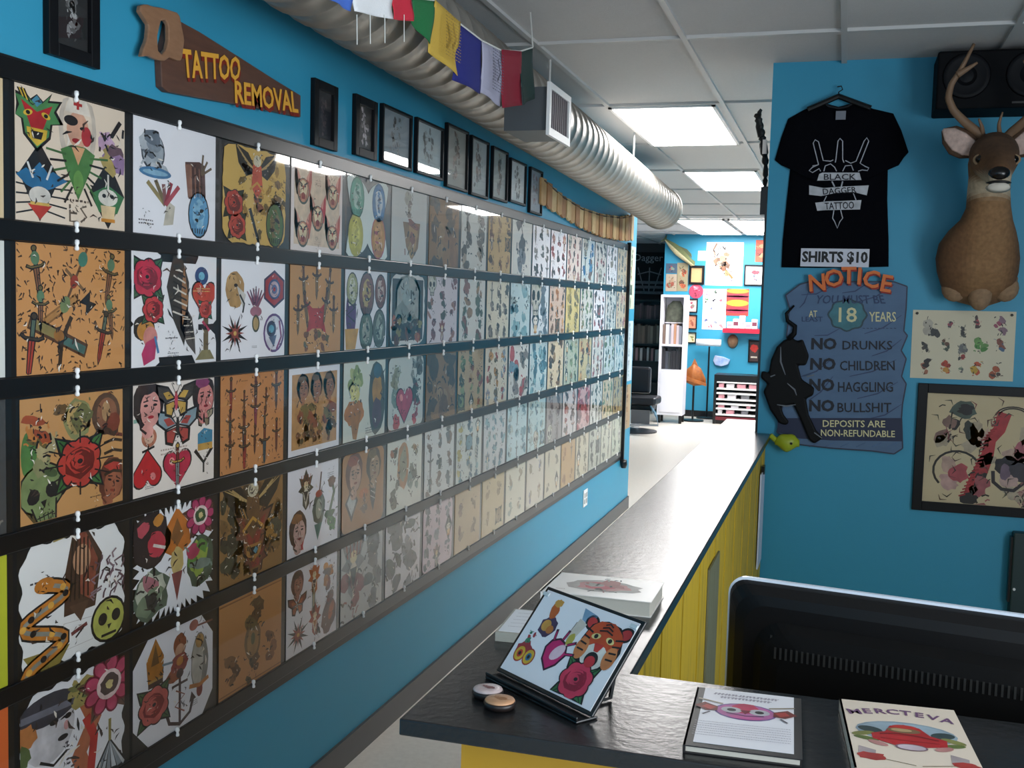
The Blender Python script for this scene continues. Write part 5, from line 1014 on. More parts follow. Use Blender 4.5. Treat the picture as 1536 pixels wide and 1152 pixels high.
for q in (((1219, 250), (1228, 248), (1220, 216), (1223, 211), (1228, 214), (1235, 242), (1246, 243), (1250, 241)), ((1253, 245), (1254, 240), (1257, 213), (1260, 209), (1264, 213), (1264, 240), (1266, 245)), ((1268, 242), (1276, 246), (1284, 243), (1296, 213), (1300, 208), (1303, 213), (1290, 246), (1298, 251)), ((1228, 248), (1219, 252), (1214, 257), (1219, 260), (1229, 254), (1231, 258)), ((1298, 251), (1303, 253), (1301, 257), (1293, 256), (1287, 258)), ((1236, 258), (1238, 250), (1246, 247), (1252, 252), (1255, 258)), ((1264, 258), (1268, 250), (1277, 249), (1280, 257)), ((1251, 316), (1249, 328), (1252, 333), (1256, 343), (1260, 333), (1264, 328), (1261, 316))): ol(q)
def pb(pts, c_): a.poly([SP(*p) for p in pts], c_)
a.L = 3
pb(((1229, 262), (1234, 260), (1289, 260), (1292, 271), (1226, 272)), 'c4c6cc'); a.L = 3; pb(((1214, 279), (1236, 283), (1262, 281), (1303, 279), (1300, 294), (1280, 289), (1255, 290), (1232, 295), (1214, 293)), 'c4c6cc'); a.L = 3; pb(((1223, 305), (1240, 303), (1292, 301), (1290, 315), (1240, 316), (1226, 317)), 'c4c6cc')
ol(((1240, 295), (1236, 303)), .004); ol(((1280, 291), (1284, 301)), .004); ol(((1248, 273), (1252, 281)), .006); ol(((1264, 273), (1262, 281)), .006)
a.build(ts, 'chest_print')
dkp = mat('dark_print', (30, 30, 38), .8)
for s_, q in (('BLACK', ((1236, 262), (1284, 262), (1284, 271), (1236, 271))), ('DAGGER', ((1234, 284), (1284, 281), (1285, 290), (1235, 293))), ('TATTOO', ((1237, 305), (1281, 303), (1281, 314), (1238, 315)))):
    warp(textmesh('print_lettering', s_, .1, dkp, ts, (0, 0, 0), bold=.001), ts, -.0352, [SP(*p) for p in q])
MB().tube([(x, -.034, z) for x, z in [SP(1212, 166), SP(1258, 146), SP(1306, 164)]], .013, 8).tube([(x, -.034, z) for x, z in [SP(1258, 148), SP(1258, 140), SP(1264, 136), SP(1262, 131), SP(1256, 132)]], .003, 6).build('hanger', blkm, ts)
q = PP(1252, 387); sg = thing('price_sign', 'white paper sign reading SHIRTS $10 pinned to the hem of the black t-shirt', 'sign', (q[0], PY-.038, q[1]), 0)
MB().box(-.149, -.001, -.041, .149, 0, .041).build('paper', mat('sign_paper', (206, 208, 220), .6), sg)
fittext('lettering', 'SHIRTS $10', mat('sign_black', (16, 16, 20), .6), sg, -.143, .143, -.029, .029, -.0012, ext=.0003, bold=.004)
# notice sign
nc = PP(1262, 545)
def NP(px, py): q_ = PP(px, py); return q_[0]-nc[0], q_[1]-nc[1]
def NC(cx, cy): return NP(1130+cx/3.6, 370+cy/3.6)
ns = thing('notice_sign', 'blue rock shaped NOTICE sign with a black panther, below the black t-shirt', 'sign', (nc[0], PY-.0005, nc[1]))
slate = mat('sign_slate_blue', (84, 112, 144), .6, noise=.5, nscale=7, stretch=(1, 1, 2.6), col2=(58, 80, 112)); navy = mat('sign_navy', (22, 34, 66), .55)
so_ = [(175, 262), (250, 205), (300, 190), (760, 190), (830, 215), (825, 330), (812, 455), (832, 480), (798, 560), (825, 605), (800, 700), (825, 740), (805, 850), (800, 920), (806, 1088), (760, 1118), (640, 1102), (420, 1087), (250, 1068), (128, 1002), (150, 900), (172, 800), (200, 600), (180, 480), (196, 330)]
MB().prism([NC(*p) for p in so_], -.018, 0).build('slab', slate, ns, bevel=.003)
MB().prism([NC(*p) for p in ((132, 925), (800, 925), (806, 1050), (420, 1045), (250, 1035), (130, 1000))], -.0205, -.0182).build('base_band', navy, ns)
a = Art(1, 1, 61, -.0184); a.T = (0, 0, 1, 0, 1)
for i in range(len(so_)): a.line([NC(*so_[i]), NC(*so_[(i+1) % len(so_)])], .006, '28324c')
for q in (((260, 260), (420, 215)), ((560, 300), (760, 205)), ((330, 480), (470, 440)), ((600, 470), (800, 370)), ((260, 700), (420, 610)), ((640, 590), (800, 500)), ((520, 700), (770, 610)), ((300, 830), (430, 700)), ((560, 820), (780, 730)), ((620, 930), (800, 850)), ((250, 330), (300, 240)), ((480, 250), (620, 195))): a.line([NC(*q[0]), NC((q[0][0]+q[1][0])/2, (q[0][1]+q[1][1])/2+18), NC(*q[1])], [.003, .006, .002], '33456e')
a.go(0, 0, 1); a.T = (0, 0, 1, 0, 1); c_ = NC(508, 368); R_ = .084
for r_, c2 in ((R_, '24424e'), (R_*.9, '3a7a86')): a.poly([(c_[0]+r_*(1+.06*math.cos(8*t)) * math.cos(t), c_[1]+r_*.88*(1+.06*math.cos(8*t))*math.sin(t)) for t in [2*PI*k/40 for k in range(40)]], c2)
for k in range(9): x0 = 590+k*21; a.line([NC(x0, 440), NC(x0+13, 441)], .003, '2c3c5c')
for k in range(6): x0 = 300+k*85; a.line([NC(x0, 1080), NC(x0+50, 1058)], .004, '4a6a94')
a.build(ns, 'painted_lines')
orm = mat('notice_orange', (222, 116, 40), .5, noise=.4, nscale=30, col2=(200, 70, 30)); orr = mat('notice_red_edge', (150, 42, 28), .6)
for nm_, m_, off, yy in (('notice_letter_edge', orr, (5, 9), -.024), ('notice_letters', orm, (0, 0), -.034)):
    it = []
    for ch, cx, cy, an in (('N', 345, 190, .12), ('O', 435, 165, .08), ('T', 515, 152, .03), ('I', 572, 156, -.03), ('C', 635, 172, -.08), ('E', 715, 195, -.14)):
        x_, z_ = NC(cx+off[0], cy+off[1]+9); it.append((ch, .106, x_, z_, an))
    textring(nm_, it, m_, ns, yy, ext=.008)
sdk = mat('sign_letter_dark', (16, 20, 34), .6); scr_ = mat('sign_letter_cream', (214, 206, 160), .6); sbl = mat('sign_letter_slate', (44, 62, 98), .6)
for s_, q, m_ in (('YOU MUST BE', ((345, 262), (700, 262), (715, 308), (330, 308)), sbl), ('AT', ((300, 345), (345, 345), (345, 380), (300, 380)), scr_), ('LEAST', ((262, 378), (375, 378), (375, 405), (262, 405)), sbl), ('18', ((462, 328), (558, 328), (560, 408), (460, 408)), scr_), ('YEARS', ((625, 352), (770, 352), (770, 405), (625, 405)), scr_), 
                  ('NO', ((315, 492), (450, 492), (450, 556), (312, 556)), sdk), ('DRUNKS', ((482, 508), (750, 508), (750, 556), (482, 556)), sdk), ('NO', ((310, 600), (445, 600), (445, 666), (306, 666)), sdk), ('CHILDREN', ((468, 616), (762, 616), (764, 668), (468, 668)), sdk),
                  ('NO', ((303, 712), (438, 712), (438, 780), (300, 780)), sdk), ('HAGGLING', ((458, 730), (754, 730), (754, 784), (458, 784)), sdk), ('NO', ((303, 826), (438, 826), (438, 890), (300, 890)), sdk), ('BULLSHIT', ((455, 842), (745, 842), (745, 894), (455, 894)), sdk),
                  ('DEPOSITS ARE', ((375, 935), (712, 938), (712, 975), (375, 972)), scr_), ('NON-REFUNDABLE', ((365, 985), (764, 992), (764, 1028), (365, 1022)), scr_)):
    warp(textmesh('lettering', s_, .1, m_, ns, (0, 0, 0), bold=.004 if s_ == 'NO' else .001, ext=.0005), ns, -.0225 if s_[0:3] in ('DEP', 'NON') else -.0195, [NC(*p) for p in q])
pan = [(165, 505), (205, 488), (240, 510), (268, 498), (302, 590), (285, 640), (242, 640), (262, 715), (330, 760), (325, 800), (285, 820), (300, 905), (340, 990), (378, 1030), (330, 1062), (300, 1040), (255, 930), (215, 850), (150, 862), (165, 905), (195, 945), (178, 962), (140, 950), (92, 880), (55, 780), (78, 740), (40, 705), (48, 668), (85, 680), (96, 610), (128, 540)]
pm = MB().prism([NC(*p) for p in pan], -.040, -.019).build('panther', mat('panther_black', (8, 9, 11), .6, spec=.2), ns, bevel=.009)
tl = [NC(*p) for p in ((222, 318), (178, 362), (186, 400), (226, 430), (222, 468), (192, 500))]
MB().tube([(x, -.03, z) for x, z in tl], [.004, .007, .009, .011, .012, .014], 8).build('panther_tail', mat('panther_black', (8, 9, 11), .6, spec=.2), ns, smooth=True)
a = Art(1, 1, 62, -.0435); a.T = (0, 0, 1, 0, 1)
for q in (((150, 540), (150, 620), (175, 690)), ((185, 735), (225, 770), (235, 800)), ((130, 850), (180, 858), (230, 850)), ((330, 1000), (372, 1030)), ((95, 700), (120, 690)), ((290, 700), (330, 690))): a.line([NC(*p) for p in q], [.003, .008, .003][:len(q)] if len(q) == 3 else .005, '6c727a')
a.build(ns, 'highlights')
# flash paper and framed art right of the sign
q = PP(1444, 518); ht = thing('tattoo_flash_paper', 'small horizontal cream sheet of mixed drawings pinned under the deer head', 'tattoo flash sheet', (q[0], PY-.0005, q[1]), 0, rot=(0, math.radians(-.4), 0))
MB().box(-.213, -.0012, -.153, .213, 0, .153).build('paper', pmat((214, 204, 178)), ht)
a = Art(.426, .306, 63, -.0013)
for x, y_, s_, c1, c2 in ((.18, .76, .34, '3a3a3a', 'b8b0a0'), (.38, .8, .16, 'a84a5a', '5a5058'), (.5, .7, .2, '3a3a38', '5a5a50'), (.63, .84, .2, '4a3a38', 'b04a50'), (.85, .78, .3, '8a6a78', 'a04a60'), (.14, .45, .18, '3a3a38', '5a5048'), (.34, .5, .2, '4a5a4a', '6a4a38'), (.5, .48, .24, '6a6a6a', '8a8a80'), (.68, .5, .28, '6a9a50', '4a8a3a'), (.86, .52, .22, '8a4a3a', '4a6a8a'), (.16, .17, .26, '2a2424', 'a86a50'), (.35, .16, .22, 'b8442c', 'c89040'), (.5, .33, .16, 'a83a38', '3a3a38'), (.5, .15, .12, '8a9a80', '6a6a6a'), (.66, .17, .28, 'c8a030', 'c05028'), (.84, .16, .26, '4a3a34', 'a8502c')):
    a.go(x, y_, s_); sketch(a, [c1, c2], 5, 10)
a.build(ht)
for x in (-.195, .195): MB().lathe([(.006, 0), (.006, -.004), (.003, -.006)], (x, -.0012, .138), 10, ax='y').build('pin', blkm, ht)
def drg(a):
    for k in range(14): a.go(a.rnd.uniform(.12, .9), a.rnd.uniform(.1, .9), .3); a.ell(0, 0, .3, .2, ['c8a898', 'b8a890', 'c0b098', 'd0a8a0'][k % 4], rot=a.rnd.uniform(0, 180), rag=.3)
    pts = [(.16, .86), (.12, .7), (.05, .6), (.03, .45), (-.02, .3), (-.08, .15), (-.14, .02)]; a.go(.5, .03, .95)
    a.line([(x, y) for x, y in pts], [.12, .11, .1, .11, .13, .12, .06], 'b83038')
    for i in range(24): t_ = i/24*6; k = int(t_); u = t_-k; x = pts[k][0]*(1-u)+pts[min(6, k+1)][0]*u; y = pts[k][1]*(1-u)+pts[min(6, k+1)][1]*u; a.line([(x-.08, y-.01), (x-.02, y+.01)], .014, 'a02028')
    a.go(.72, .82, .4)
    for r_ in (.36, .3): a.line([(r_*math.cos(t), r_*.6*math.sin(t)) for t in [k*.3-.2 for k in range(12)]], .03, '201c1c')
    a.go(.85, .78, .3); a.line([(0, .3), (.1, -.2)], .05); a.line([(.12, .3), (.2, -.1)], .04)
    a.go(.3, .86, .22); a.ell(0, 0, .5, .35, '4a5a50', rag=.2); a.ell(.1, 0, .3, .2, K, rag=.3); a.go(.38, .66, .22, 20); a.ell(0, 0, .25, .5, '2c3630', rag=.15); a.go(.2, .72, .4); sketch(a, ['8a6a60', K], 3, 12)
    a.go(.28, .3, .4); a.line([(.5*math.cos(t), .45*math.sin(t)) for t in [k*.3+.6 for k in range(12)]], .05, '2a2624'); a.ell(.05, -.05, .2, .2, 'b8525a', rag=.2); a.go(.83, .52, .26); a.ell(0, 0, .3, .45, 'b0606c', rot=-20, rag=.1)
    a.go(.7, .32, .4); a.ell(0, .12, .28, .22, '1e1c24', rag=.15); a.ell(.25, 0, .25, .22, '34323e', rag=.15); a.line([(-.3, 0), (-.28, -.25), (-.1, -.4), (.15, -.42), (.38, -.2)], .08, '24222a'); a.ell(.05, -.22, .2, .14, 'c8a8a0', rag=.2); a.ell(-.05, -.02, .1, .2, '7a6478', rag=.2)
    for k in range(46):
        a.go(a.rnd.uniform(.08, .92), a.rnd.uniform(.06, .92), .12); t = a.rnd.uniform(0, 6.3); a.L = 30+k % 12
        a.line([(0, 0), (.4*math.cos(t), .4*math.sin(t)), (.7*math.cos(t+.7), .7*math.sin(t+.7))], [.02, .1, .02], ['2a2422', '5a3a34', '8a4448', '3a4038'][k % 4])
    a.go(.95, .22, .2); a.line([(0, .5), (-.2, .1)], .12); a.line([(0, -.2), (-.2, -.45)], .12); a.go(.45, .1, .4); sketch(a, ['a85a60', K], 5, 12); a.go(.85, .12, .3); sketch(a, ['b08a80', '8a5a58'], 4, 10)
fp0 = PP(1376, 577); fp1 = PP(1369, 759)
frame('picture_frame', 'large black framed brush drawing with a jagged red spine, below the small cream sheet', ((fp0[0]+fp1[0])/2+.29, PY-.0005, (fp0[1]+fp1[1])/2-.004), 0, .58, .575, .042, (206, 188, 152), drg, 64, gl=True)
q = PP(1522, 860); t = thing('green_box', 'narrow dark green metal box on the blue wall at the right edge of the picture', 'box', (q[0], PY-.0005, q[1]))
MB().box(-.02, -.06, -.19, .16, 0, .19).build('casing', mat('dark_green_metal', (26, 52, 54), .45), t, bevel=.006); MB().lathe([(.006, 0), (.006, -.006)], (-.006, -.06, -.06), 12, ax='y').build('screw', white, t); MB().box(-.03, -.055, -.12, -.0205, -.02, .17).build('door_edge', blkm, t)
# speaker up by the ceiling
t = thing('loudspeaker', 'dark wide loudspeaker hung at the ceiling behind the deer antlers', 'speaker', (.64, PY-.13, 2.705))
MB().box(-.315, -.11, -.115, .42, .128, .125).build('cabinet', mat('speaker_black', (7, 8, 12), .7, spec=.15), t, bevel=.008)
for x in (-.2, .045, .29):
    c2 = MB().lathe([(.095, -.001), (.09, -.008), (.075, -.004), (.03, .0), (.02, -.004), (.004, -.006)], (x, -.1105, .02), 24, ax='y').build('driver_cone', mat('speaker_cone', (12, 13, 18), .6, spec=.2), t, smooth=True)
MB().box(-.02, -.1125, -.098, .09, -.1105, -.09).build('badge', mat('speaker_badge', (40, 36, 36), .5), t)
# black carved ornament on the partition's edge
p0 = at(1141, 172, 1, PY+.06); t = thing('carved_ornament', 'bumpy black carved ornament hanging on the upper edge of the blue partition', 'ornament', (-.372, PY+.06, at(1150, 240, 1, PY+.06).z))
oz = t.location.z; path = [at(x, y_, 1, PY+.06) for x, y_ in ((1136, 170), (1140, 190), (1144, 210), (1147, 232), (1149, 252), (1151, 275), (1151, 300))]
rr = random.Random(3); PT_ = []; RR = []
for i in range(36):
    u = i/35*(len(path)-1); k = min(int(u), len(path)-2); p = path[k].lerp(path[k+1], u-k)
    PT_.append((min(p.x, -.385)+.372+.0*i, rr.uniform(-.006, .006), p.z-oz)); RR.append((.017 if i < 22 else .009)*(1+.5*rr.uniform(-.7, 1))*(.6 if i == 0 else 1))
mb = MB().tube(PT_, [min(r_, .019-0) for r_ in RR], 9); mb.tube([(p.x+.372-.012, 0, p.z-oz) for p in (at(1145, 205, 1, PY+.06), at(1141, 190, 1, PY+.06), at(1143, 168, 1, PY+.06), at(1146, 164, 1, PY+.06))], [.014, .012, .01, .007], 8)
mb.build('carving', mat('carved_black', (14, 14, 14), .6, bump=.6, bscale=60), t)
a = Art(.2, .4, 65, 0); q = at(1150, 222, 1, PY+.06); MB().box(-.03, -.026, q.z-oz-.03, -.01, -.02, q.z-oz+.035).build('pale_patch', mat('pale_patch', (214, 206, 200), .6), t)
# ------------------------------------------------------------ deer head mount
def DP(px, py, dy): p = at(px, py, 1, PY-dy); return p
do = PP(1466, 400); dz0 = do[1]
deer = thing('deer_mount', 'mounted brown deer head with one tall antler on the blue wall right of the t-shirt', 'mounted deer head', (do[0], PY-.0005, dz0))
OR = Vector((do[0], PY, dz0))
BRN, BRD, TANC, PALE, DRK = lin((122, 86, 56)), lin((84, 60, 42)), lin((156, 116, 78)), lin((206, 188, 160)), lin((20, 15, 13))
def ring(pxl, pxr, py, dc, hb, tilt=0):
    L_, R_ = DP(pxl, py, dc)-OR, DP(pxr, py, dc)-OR; c = (L_+R_)/2
    return (c, (R_-L_)/2, Vector((0, -hb, tilt)))
def bodycol(c):
    zt = c.z; mid = abs(c.x-(.0)) < .07
    def sm(a, b, x): t_ = max(0, min(1, (x-a)/(b-a))); return t_*t_*(3-2*t_)
    def mix(a, b, t_): return tuple(a[i]*(1-t_)+b[i]*t_ for i in range(3))+(1,)
    col = mix(BRN, TANC, (1-sm(.03, .13, abs(c.x-.02)))*sm(.08, .2, -c.y))
    col = mix(col, BRD, sm(.09, .2, abs(c.x))*.6)
    zc = DP(1485, 284, .3).z-OR.z
    col = mix(col, PALE, (1-sm(.012, .055, abs(zt-zc)))*sm(.2, .3, -c.y)*.85)
    return mix(col, lin((150, 122, 92)), sm(.1, .2, -zt)*.5)
body = [ring(1462, 1478, 460, .03, .02), ring(1436, 1500, 453, .05, .045), ring(1419, 1514, 444, .075, .07), ring(1411, 1522, 428, .10, .095), ring(1405, 1528, 408, .12, .115), ring(1403, 1530, 388, .13, .125), ring(1408, 1528, 366, .15, .14), ring(1422, 1524, 347, .18, .14), ring(1440, 1519, 330, .22, .125), ring(1449, 1516, 312, .26, .113, .02), ring(1451, 1515, 285, .30, .105, .03), ring(1453, 1517, 265, .33, .10, .04), ring(1452, 1522, 245, .35, .095, .05), ring(1456, 1522, 228, .36, .085, .04), ring(1464, 1516, 214, .36, .07, .03), ring(1476, 1506, 208, .36, .04, .02)]
def interp(R_, m_=5):
    o = []
    for i in range(len(R_)-1):
        for k in range(m_):
            t = k/m_; o.append(tuple(Vector(a)*(1-t)+Vector(b)*t for a, b in zip(R_[i], R_[i+1])))
    return o+[R_[-1]]
MB().loft(interp(body), 56, bodycol).build('body', FUR, deer, smooth=True)
# scalloped hide edge at the bottom
sk = MB()
hp_ = [PP(x, y) for x, y in ((1412, 415), (1416, 440), (1424, 448), (1436, 444), (1450, 448), (1460, 458), (1468, 463), (1476, 459), (1486, 448), (1500, 444), (1514, 448), (1522, 440), (1526, 415))]
sk.prism([(x-do[0], z-dz0) for x, z in hp_], -.05, -.001, lin((150, 118, 88))); sk.build('hide_edge', FUR, deer, bevel=.008)
for px_, py_, d_, a_, b_ in ((1432, 432, .10, .055, .06), (1508, 432, .10, .055, .06), (1470, 440, .13, .05, .075)):
    c_ = DP(px_, py_, d_)-OR; MB().loft([(c_+Vector((0, 0, b_*math.cos(PI*k/8))), Vector((a_*math.sin(PI*max(.03, min(7.97, k))/8), 0, 0)), Vector((0, -.05*math.sin(PI*max(.03, min(7.97, k))/8), 0))) for k in range(9)], 16, lambda c: lin((158, 126, 96))).build('chest_tuft', FUR, deer, smooth=True)
# face: rings along the head axis from skull to nose
hd = []
for px, py, d, hw, hh in ((1490, 232, .34, 29, 27), (1491, 233, .40, 32, 30), (1492, 238, .45, 31, 29), (1495, 248, .50, 24, 25), (1497, 256, .55, 18, 21), (1499, 262, .60, 16, 18), (1500, 266, .635, 14, 15), (1500, 268, .65, 8, 9)):
    c = DP(px, py, d)-OR; s_ = (PY-d)/FPX; hd.append((c, Vector((hw*s_, .0, 0)), Vector((0, -hh*s_*.35, hh*s_))))
def headcol(c):
    p = Vector((c.x, c.y, c.z))+OR; d = PY-p.y
    cc = (DP(1495, 250, d)-OR)
    t_ = max(0, min(1, (cc.z-.01-c.z)/.04))*max(0, min(1, (d-.4)/.08)); u_ = max(0, min(1, (c.z-cc.z)/.07))
    b_ = tuple(BRN[i]*(1-u_)+BRD[i]*u_ for i in range(3)); return tuple(b_[i]*(1-t_)+PALE[i]*t_ for i in range(3))+(1,)
MB().loft(interp(hd), 40, headcol).build('head', FUR, deer, smooth=True)
n_ = DP(1500, 260, .655)-OR
MB().loft([(n_+Vector((0, .035, .004)), Vector((.039, 0, 0)), Vector((0, 0, .028))), (n_+Vector((0, .005, .002)), Vector((.037, 0, 0)), Vector((0, 0, .026))), (n_+Vector((0, -.012, 0)), Vector((.028, 0, 0)), Vector((0, 0, .018)))], 18).build('nose', mat('deer_nose', (16, 12, 12), .25), deer, smooth=True)
MB().loft([(n_+Vector((0, .03, -.052)), Vector((.046, 0, 0)), Vector((0, 0, .02))), (n_+Vector((0, -.0, -.048)), Vector((.036, 0, 0)), Vector((0, 0, .014)))], 14).build('muzzle', mat('deer_white', (214, 204, 190), .8), deer, smooth=True)
MB().loft([(n_+Vector((0, .025, -.033)), Vector((.047, 0, 0)), Vector((0, 0, .006))), (n_+Vector((0, -.003, -.031)), Vector((.035, 0, 0)), Vector((0, 0, .005)))], 14).build('mouth', mat('deer_mouth', (14, 10, 10), .5), deer, smooth=True)
for px, sx in ((1472, -1), (1519, 1)):
    e = DP(px, 239, .50)-OR
    er = MB().loft([(e+Vector((.006*sx*-1, .02, 0)), Vector((.036, 0, 0)), Vector((0, 0, .027))), (e+Vector((0, .002, 0)), Vector((.031, 0, 0)), Vector((0, 0, .022)))], 16).build('eye_rim', mat('eye_rim_fur', (158, 130, 100), .85), deer, smooth=True)
    MB().loft([(e+Vector((0, .004, 0)), Vector((.024, 0, 0)), Vector((0, 0, .018))), (e+Vector((0, -.008, 0)), Vector((.021, 0, 0)), Vector((0, 0, .016))), (e+Vector((0, -.014, 0)), Vector((.010, 0, 0)), Vector((0, 0, .008)))], 16).build('eye', mat('deer_eye', (8, 6, 6), .08), deer, smooth=True)
for nm, P_ in (('ear', ((1464, 228, .38), (1452, 222, .39), (1438, 213, .39), (1424, 202, .38), (1414, 195, .37))), ('ear', ((1518, 228, .38), (1530, 220, .39), (1544, 211, .39), (1558, 201, .38), (1568, 194, .37)))):
    rg = []; ri = []
    W_ = (.030, .052, .060, .044, .008)
    for i, (px, py, d) in enumerate(P_):
        c = DP(px, py, d)-OR; a_ = (DP(*P_[-1])-DP(*P_[0])).normalized(); nrm = Vector((0, -1, 0)); side = a_.cross(nrm).normalized()
        rg.append((c, side*W_[i], Vector((0, .014, 0)))); ri.append((c+Vector((0, -.012, 0)), side*W_[i]*.72, Vector((0, .006, 0))))
    eo = MB().loft(interp(rg), 16, lambda c: BRD).build(nm, FUR, deer, smooth=True)
    MB().loft(interp(ri), 12, lambda c: lin((206, 178, 166))).build('inner_ear', FUR, eo, smooth=True)
antm = mat('antler_bone', (128, 100, 76), .6, noise=.5, nscale=25, col2=(96, 70, 50))
def ant(P_, r0, r1):
    pts = [DP(*p)-OR for p in P_]; Q = []
    for i in range(len(pts)-1):
        for k in range(4): Q.append(pts[i].lerp(pts[i+1], k/4))
    Q.append(pts[-1]); S_ = [Q[0]]+[(Q[i-1]+Q[i]*2+Q[i+1])/4 for i in range(1, len(Q)-1)]+[Q[-1]]
    return S_, [r0+(r1-r0)*i/(len(S_)-1) for i in range(len(S_))]
la = MB()
la.tube(*ant(((1478, 214, .36), (1468, 200, .38), (1448, 184, .41), (1430, 166, .44), (1422, 146, .46), (1427, 126, .48), (1439, 108, .49), (1450, 88, .49), (1461, 66, .48)), .022, .006), n=10)
la.tube(*ant(((1436, 112, .49), (1450, 104, .50), (1466, 94, .50)), .015, .005), n=8); la.tube(*ant(((1474, 204, .38), (1473, 190, .41), (1468, 178, .42)), .012, .004), n=8)
la.build('antler', antm, deer, smooth=True)
ra = MB(); ra.tube(*ant(((1504, 214, .36), (1516, 200, .38), (1534, 184, .41), (1552, 166, .44), (1562, 146, .46), (1558, 126, .48), (1546, 108, .49), (1536, 90, .49)), .022, .006), n=10)
ra.tube(*ant(((1548, 112, .49), (1534, 104, .50), (1522, 94, .50)), .015, .005) if 0 else ant(((1548, 112, .49), (1560, 100, .5)), .015, .005), n=8); ra.tube(*ant(((1500, 206, .38), (1498, 186, .42), (1504, 168, .43)), .011, .003), n=8)
ra.build('antler', antm, deer, smooth=True)
# ------------------------------------------------------------ back room: far wall
FY = FARY-.0005
def FP(px, py): p = at(px, py, 1, FARY-.02); return p.x, p.z
def flat(name, lab, cat, r, col, draw=None, seed=0, fr=0, mfr=None, group=None, depth=.02):
    (x0, z1), (x1, z0) = FP(r[0], r[1]), FP(r[2], r[3]); w_, h_ = x1-x0, z1-z0
    if fr: return frame(name, lab, ((x0+x1)/2, FY, (z0+z1)/2), 0, w_, h_, fr, col, draw or (lambda a: None), seed, depth=.03, gl=False, cat=cat, group=group, fm=mfr)
    t = thing(name, lab, cat, ((x0+x1)/2, FY, (z0+z1)/2), 0, group); MB().box(-w_/2, -depth*.3, -h_/2, w_/2, 0, h_/2).build('paper', pmat(col), t)
    a = Art(w_, h_, seed, -depth*.3-.0005); 
    if draw: draw(a); a.build(t)
    return t
def big(a):
    a.go(.42, .62, .55); sketch(a, ['a87a60', '7a6050', 'c8a890', 'b89078'], 9, 22); a.go(.55, .4, .4, 30); sketch(a, ['8a5a40', '6a5040', 'b88a60'], 7, 14); a.go(.25, .82, .25); a.line([(0, -.5), (-.2, 0), (.1, .6)], .15, '8a6850'); a.go(.62, .25, .2); a.line([(-.4, .6), (.5, -.4)], .25, 'a0703c'); a.go(.75, .78, .3); sketch(a, ['e0d0c4', 'd0c0b4'], 4, 4)
    for x in (.2, .42, .72): a.go(x, .09, .12); sketch(a, ['9a90a8', '8a8498'], 2, 6)
flat('poster', 'tall white poster of a brown winged creature, largest picture on the far blue wall', 'poster', (1060, 363, 1113, 429), (240, 232, 230), big, 801)
flat('picture_frame', 'dark framed tan picture left of the tall white poster on the far wall', 'picture', (1034, 398, 1056, 427), (196, 158, 112), lambda a: scrib(a.go(.5, .7, .2), 1), 802, fr=.035)
flat('poster', 'small blank white paper at the upper left of the tall poster on the far wall', 'paper', (1047, 376, 1058, 391), (236, 236, 240))
flat('poster', 'red and brown print on the far wall directly above the white bookcase', 'print', (1016, 394, 1031, 437), (150, 140, 110), lambda a: [(a.go(.5, y_, .4), sketch(a, ['a83a28', '6a4a38', 'c0603a', 'b0a888'], 7, 10)) for y_ in (.25, .7)], 803)
flat('poster', 'pale multicoloured print on the far wall, lower left above the white bookcase', 'print', (999, 411, 1015, 437), (176, 160, 140), lambda a: (a.go(.5, .5, .7), sketch(a, ['a85a48', '8a8a70', 'b89a80'], 7, 12)), 804)
flat('poster', 'dark red print with white patch at the left edge of the far wall', 'print', (999, 395, 1015, 410), (70, 90, 110), lambda a: (a.go(.5, .5, .8), sketch(a, ['b04a58', '3a4a6a', '8a9a88'], 6, 8)), 805)
t = flat('poster', 'large white sticker sheet of small red, green and blue marks on the far wall', 'poster', (1055, 433, 1088, 495), (240, 236, 240), lambda a: [(a.go(x, y_, .16), sketch(a, [c_, c2], 3, 5)) for x, y_, c_, c2 in ((.2, .9, 'd898b8', 'c880a8'), (.5, .92, '4a6a50', '2a3a30'), (.15, .7, '4a8a5a', '3a4a3a'), (.45, .72, '2a2a38', '4a4a58'), (.78, .74, 'd06070', 'c85060'), (.42, .5, '8a90b0', 'b0b4c8'), (.15, .2, '6a78b8', '4a5888'), (.55, .22, '8a90a0', 'a0a0b8'), (.35, .06, 'e07080', 'd05868'), (.8, .12, 'e898a0', 'd88890'))], 806)
t = thing('round_sign', 'round crimson sign on the far wall below the dark framed tan picture', 'sign', (FP(1044, 437)[0], FY, FP(1044, 437)[1])); MB().lathe([(.11, 0), (.11, -.01)], n=28, ax='y').build('disc', mat('sign_crimson', (190, 60, 90), .5), t)
a = Art(.22, .22, 807, -.0105); a.go(.5, .5, .8); sketch(a, ['8a2040', 'e8a0b0', 'd87890'], 5, 8); a.build(t)
flat('banner', 'red and yellow striped banner above the red shelf on the far wall', 'banner', (1090, 433, 1122, 474), (190, 60, 50), lambda a: [(a.go(.5, y_, 1), a.ell(0, 0, .42, h_, c_)) for y_, h_, c_ in ((.92, .09, 'c8a03a'), (.72, .09, '8a2a48'), (.47, .12, 'd0b038'), (.2, .12, 'a02a48'), (.2, .03, 'd8b0c0'), (.72, .03, 'd8b0c0'))], 808)
flat('picture_frame', 'dark framed white picture with a red shape at the right of the far wall', 'picture', (1117, 397, 1146, 429), (238, 232, 236), lambda a: (a.go(.55, .65, .5), a.ell(0, 0, .5, .22, 'c04a58', rag=.2), a.go(.55, .35, .4), sketch(a, ['d87a88', '5a6a78'], 4, 6)), 809, fr=.02)
flat('poster', 'narrow red print at the upper right of the far wall', 'print', (1134, 360, 1147, 393), (196, 84, 60), lambda a: (a.go(.5, .5, .8), sketch(a, ['a03a30', 'd88a60'], 5, 8)), 810)
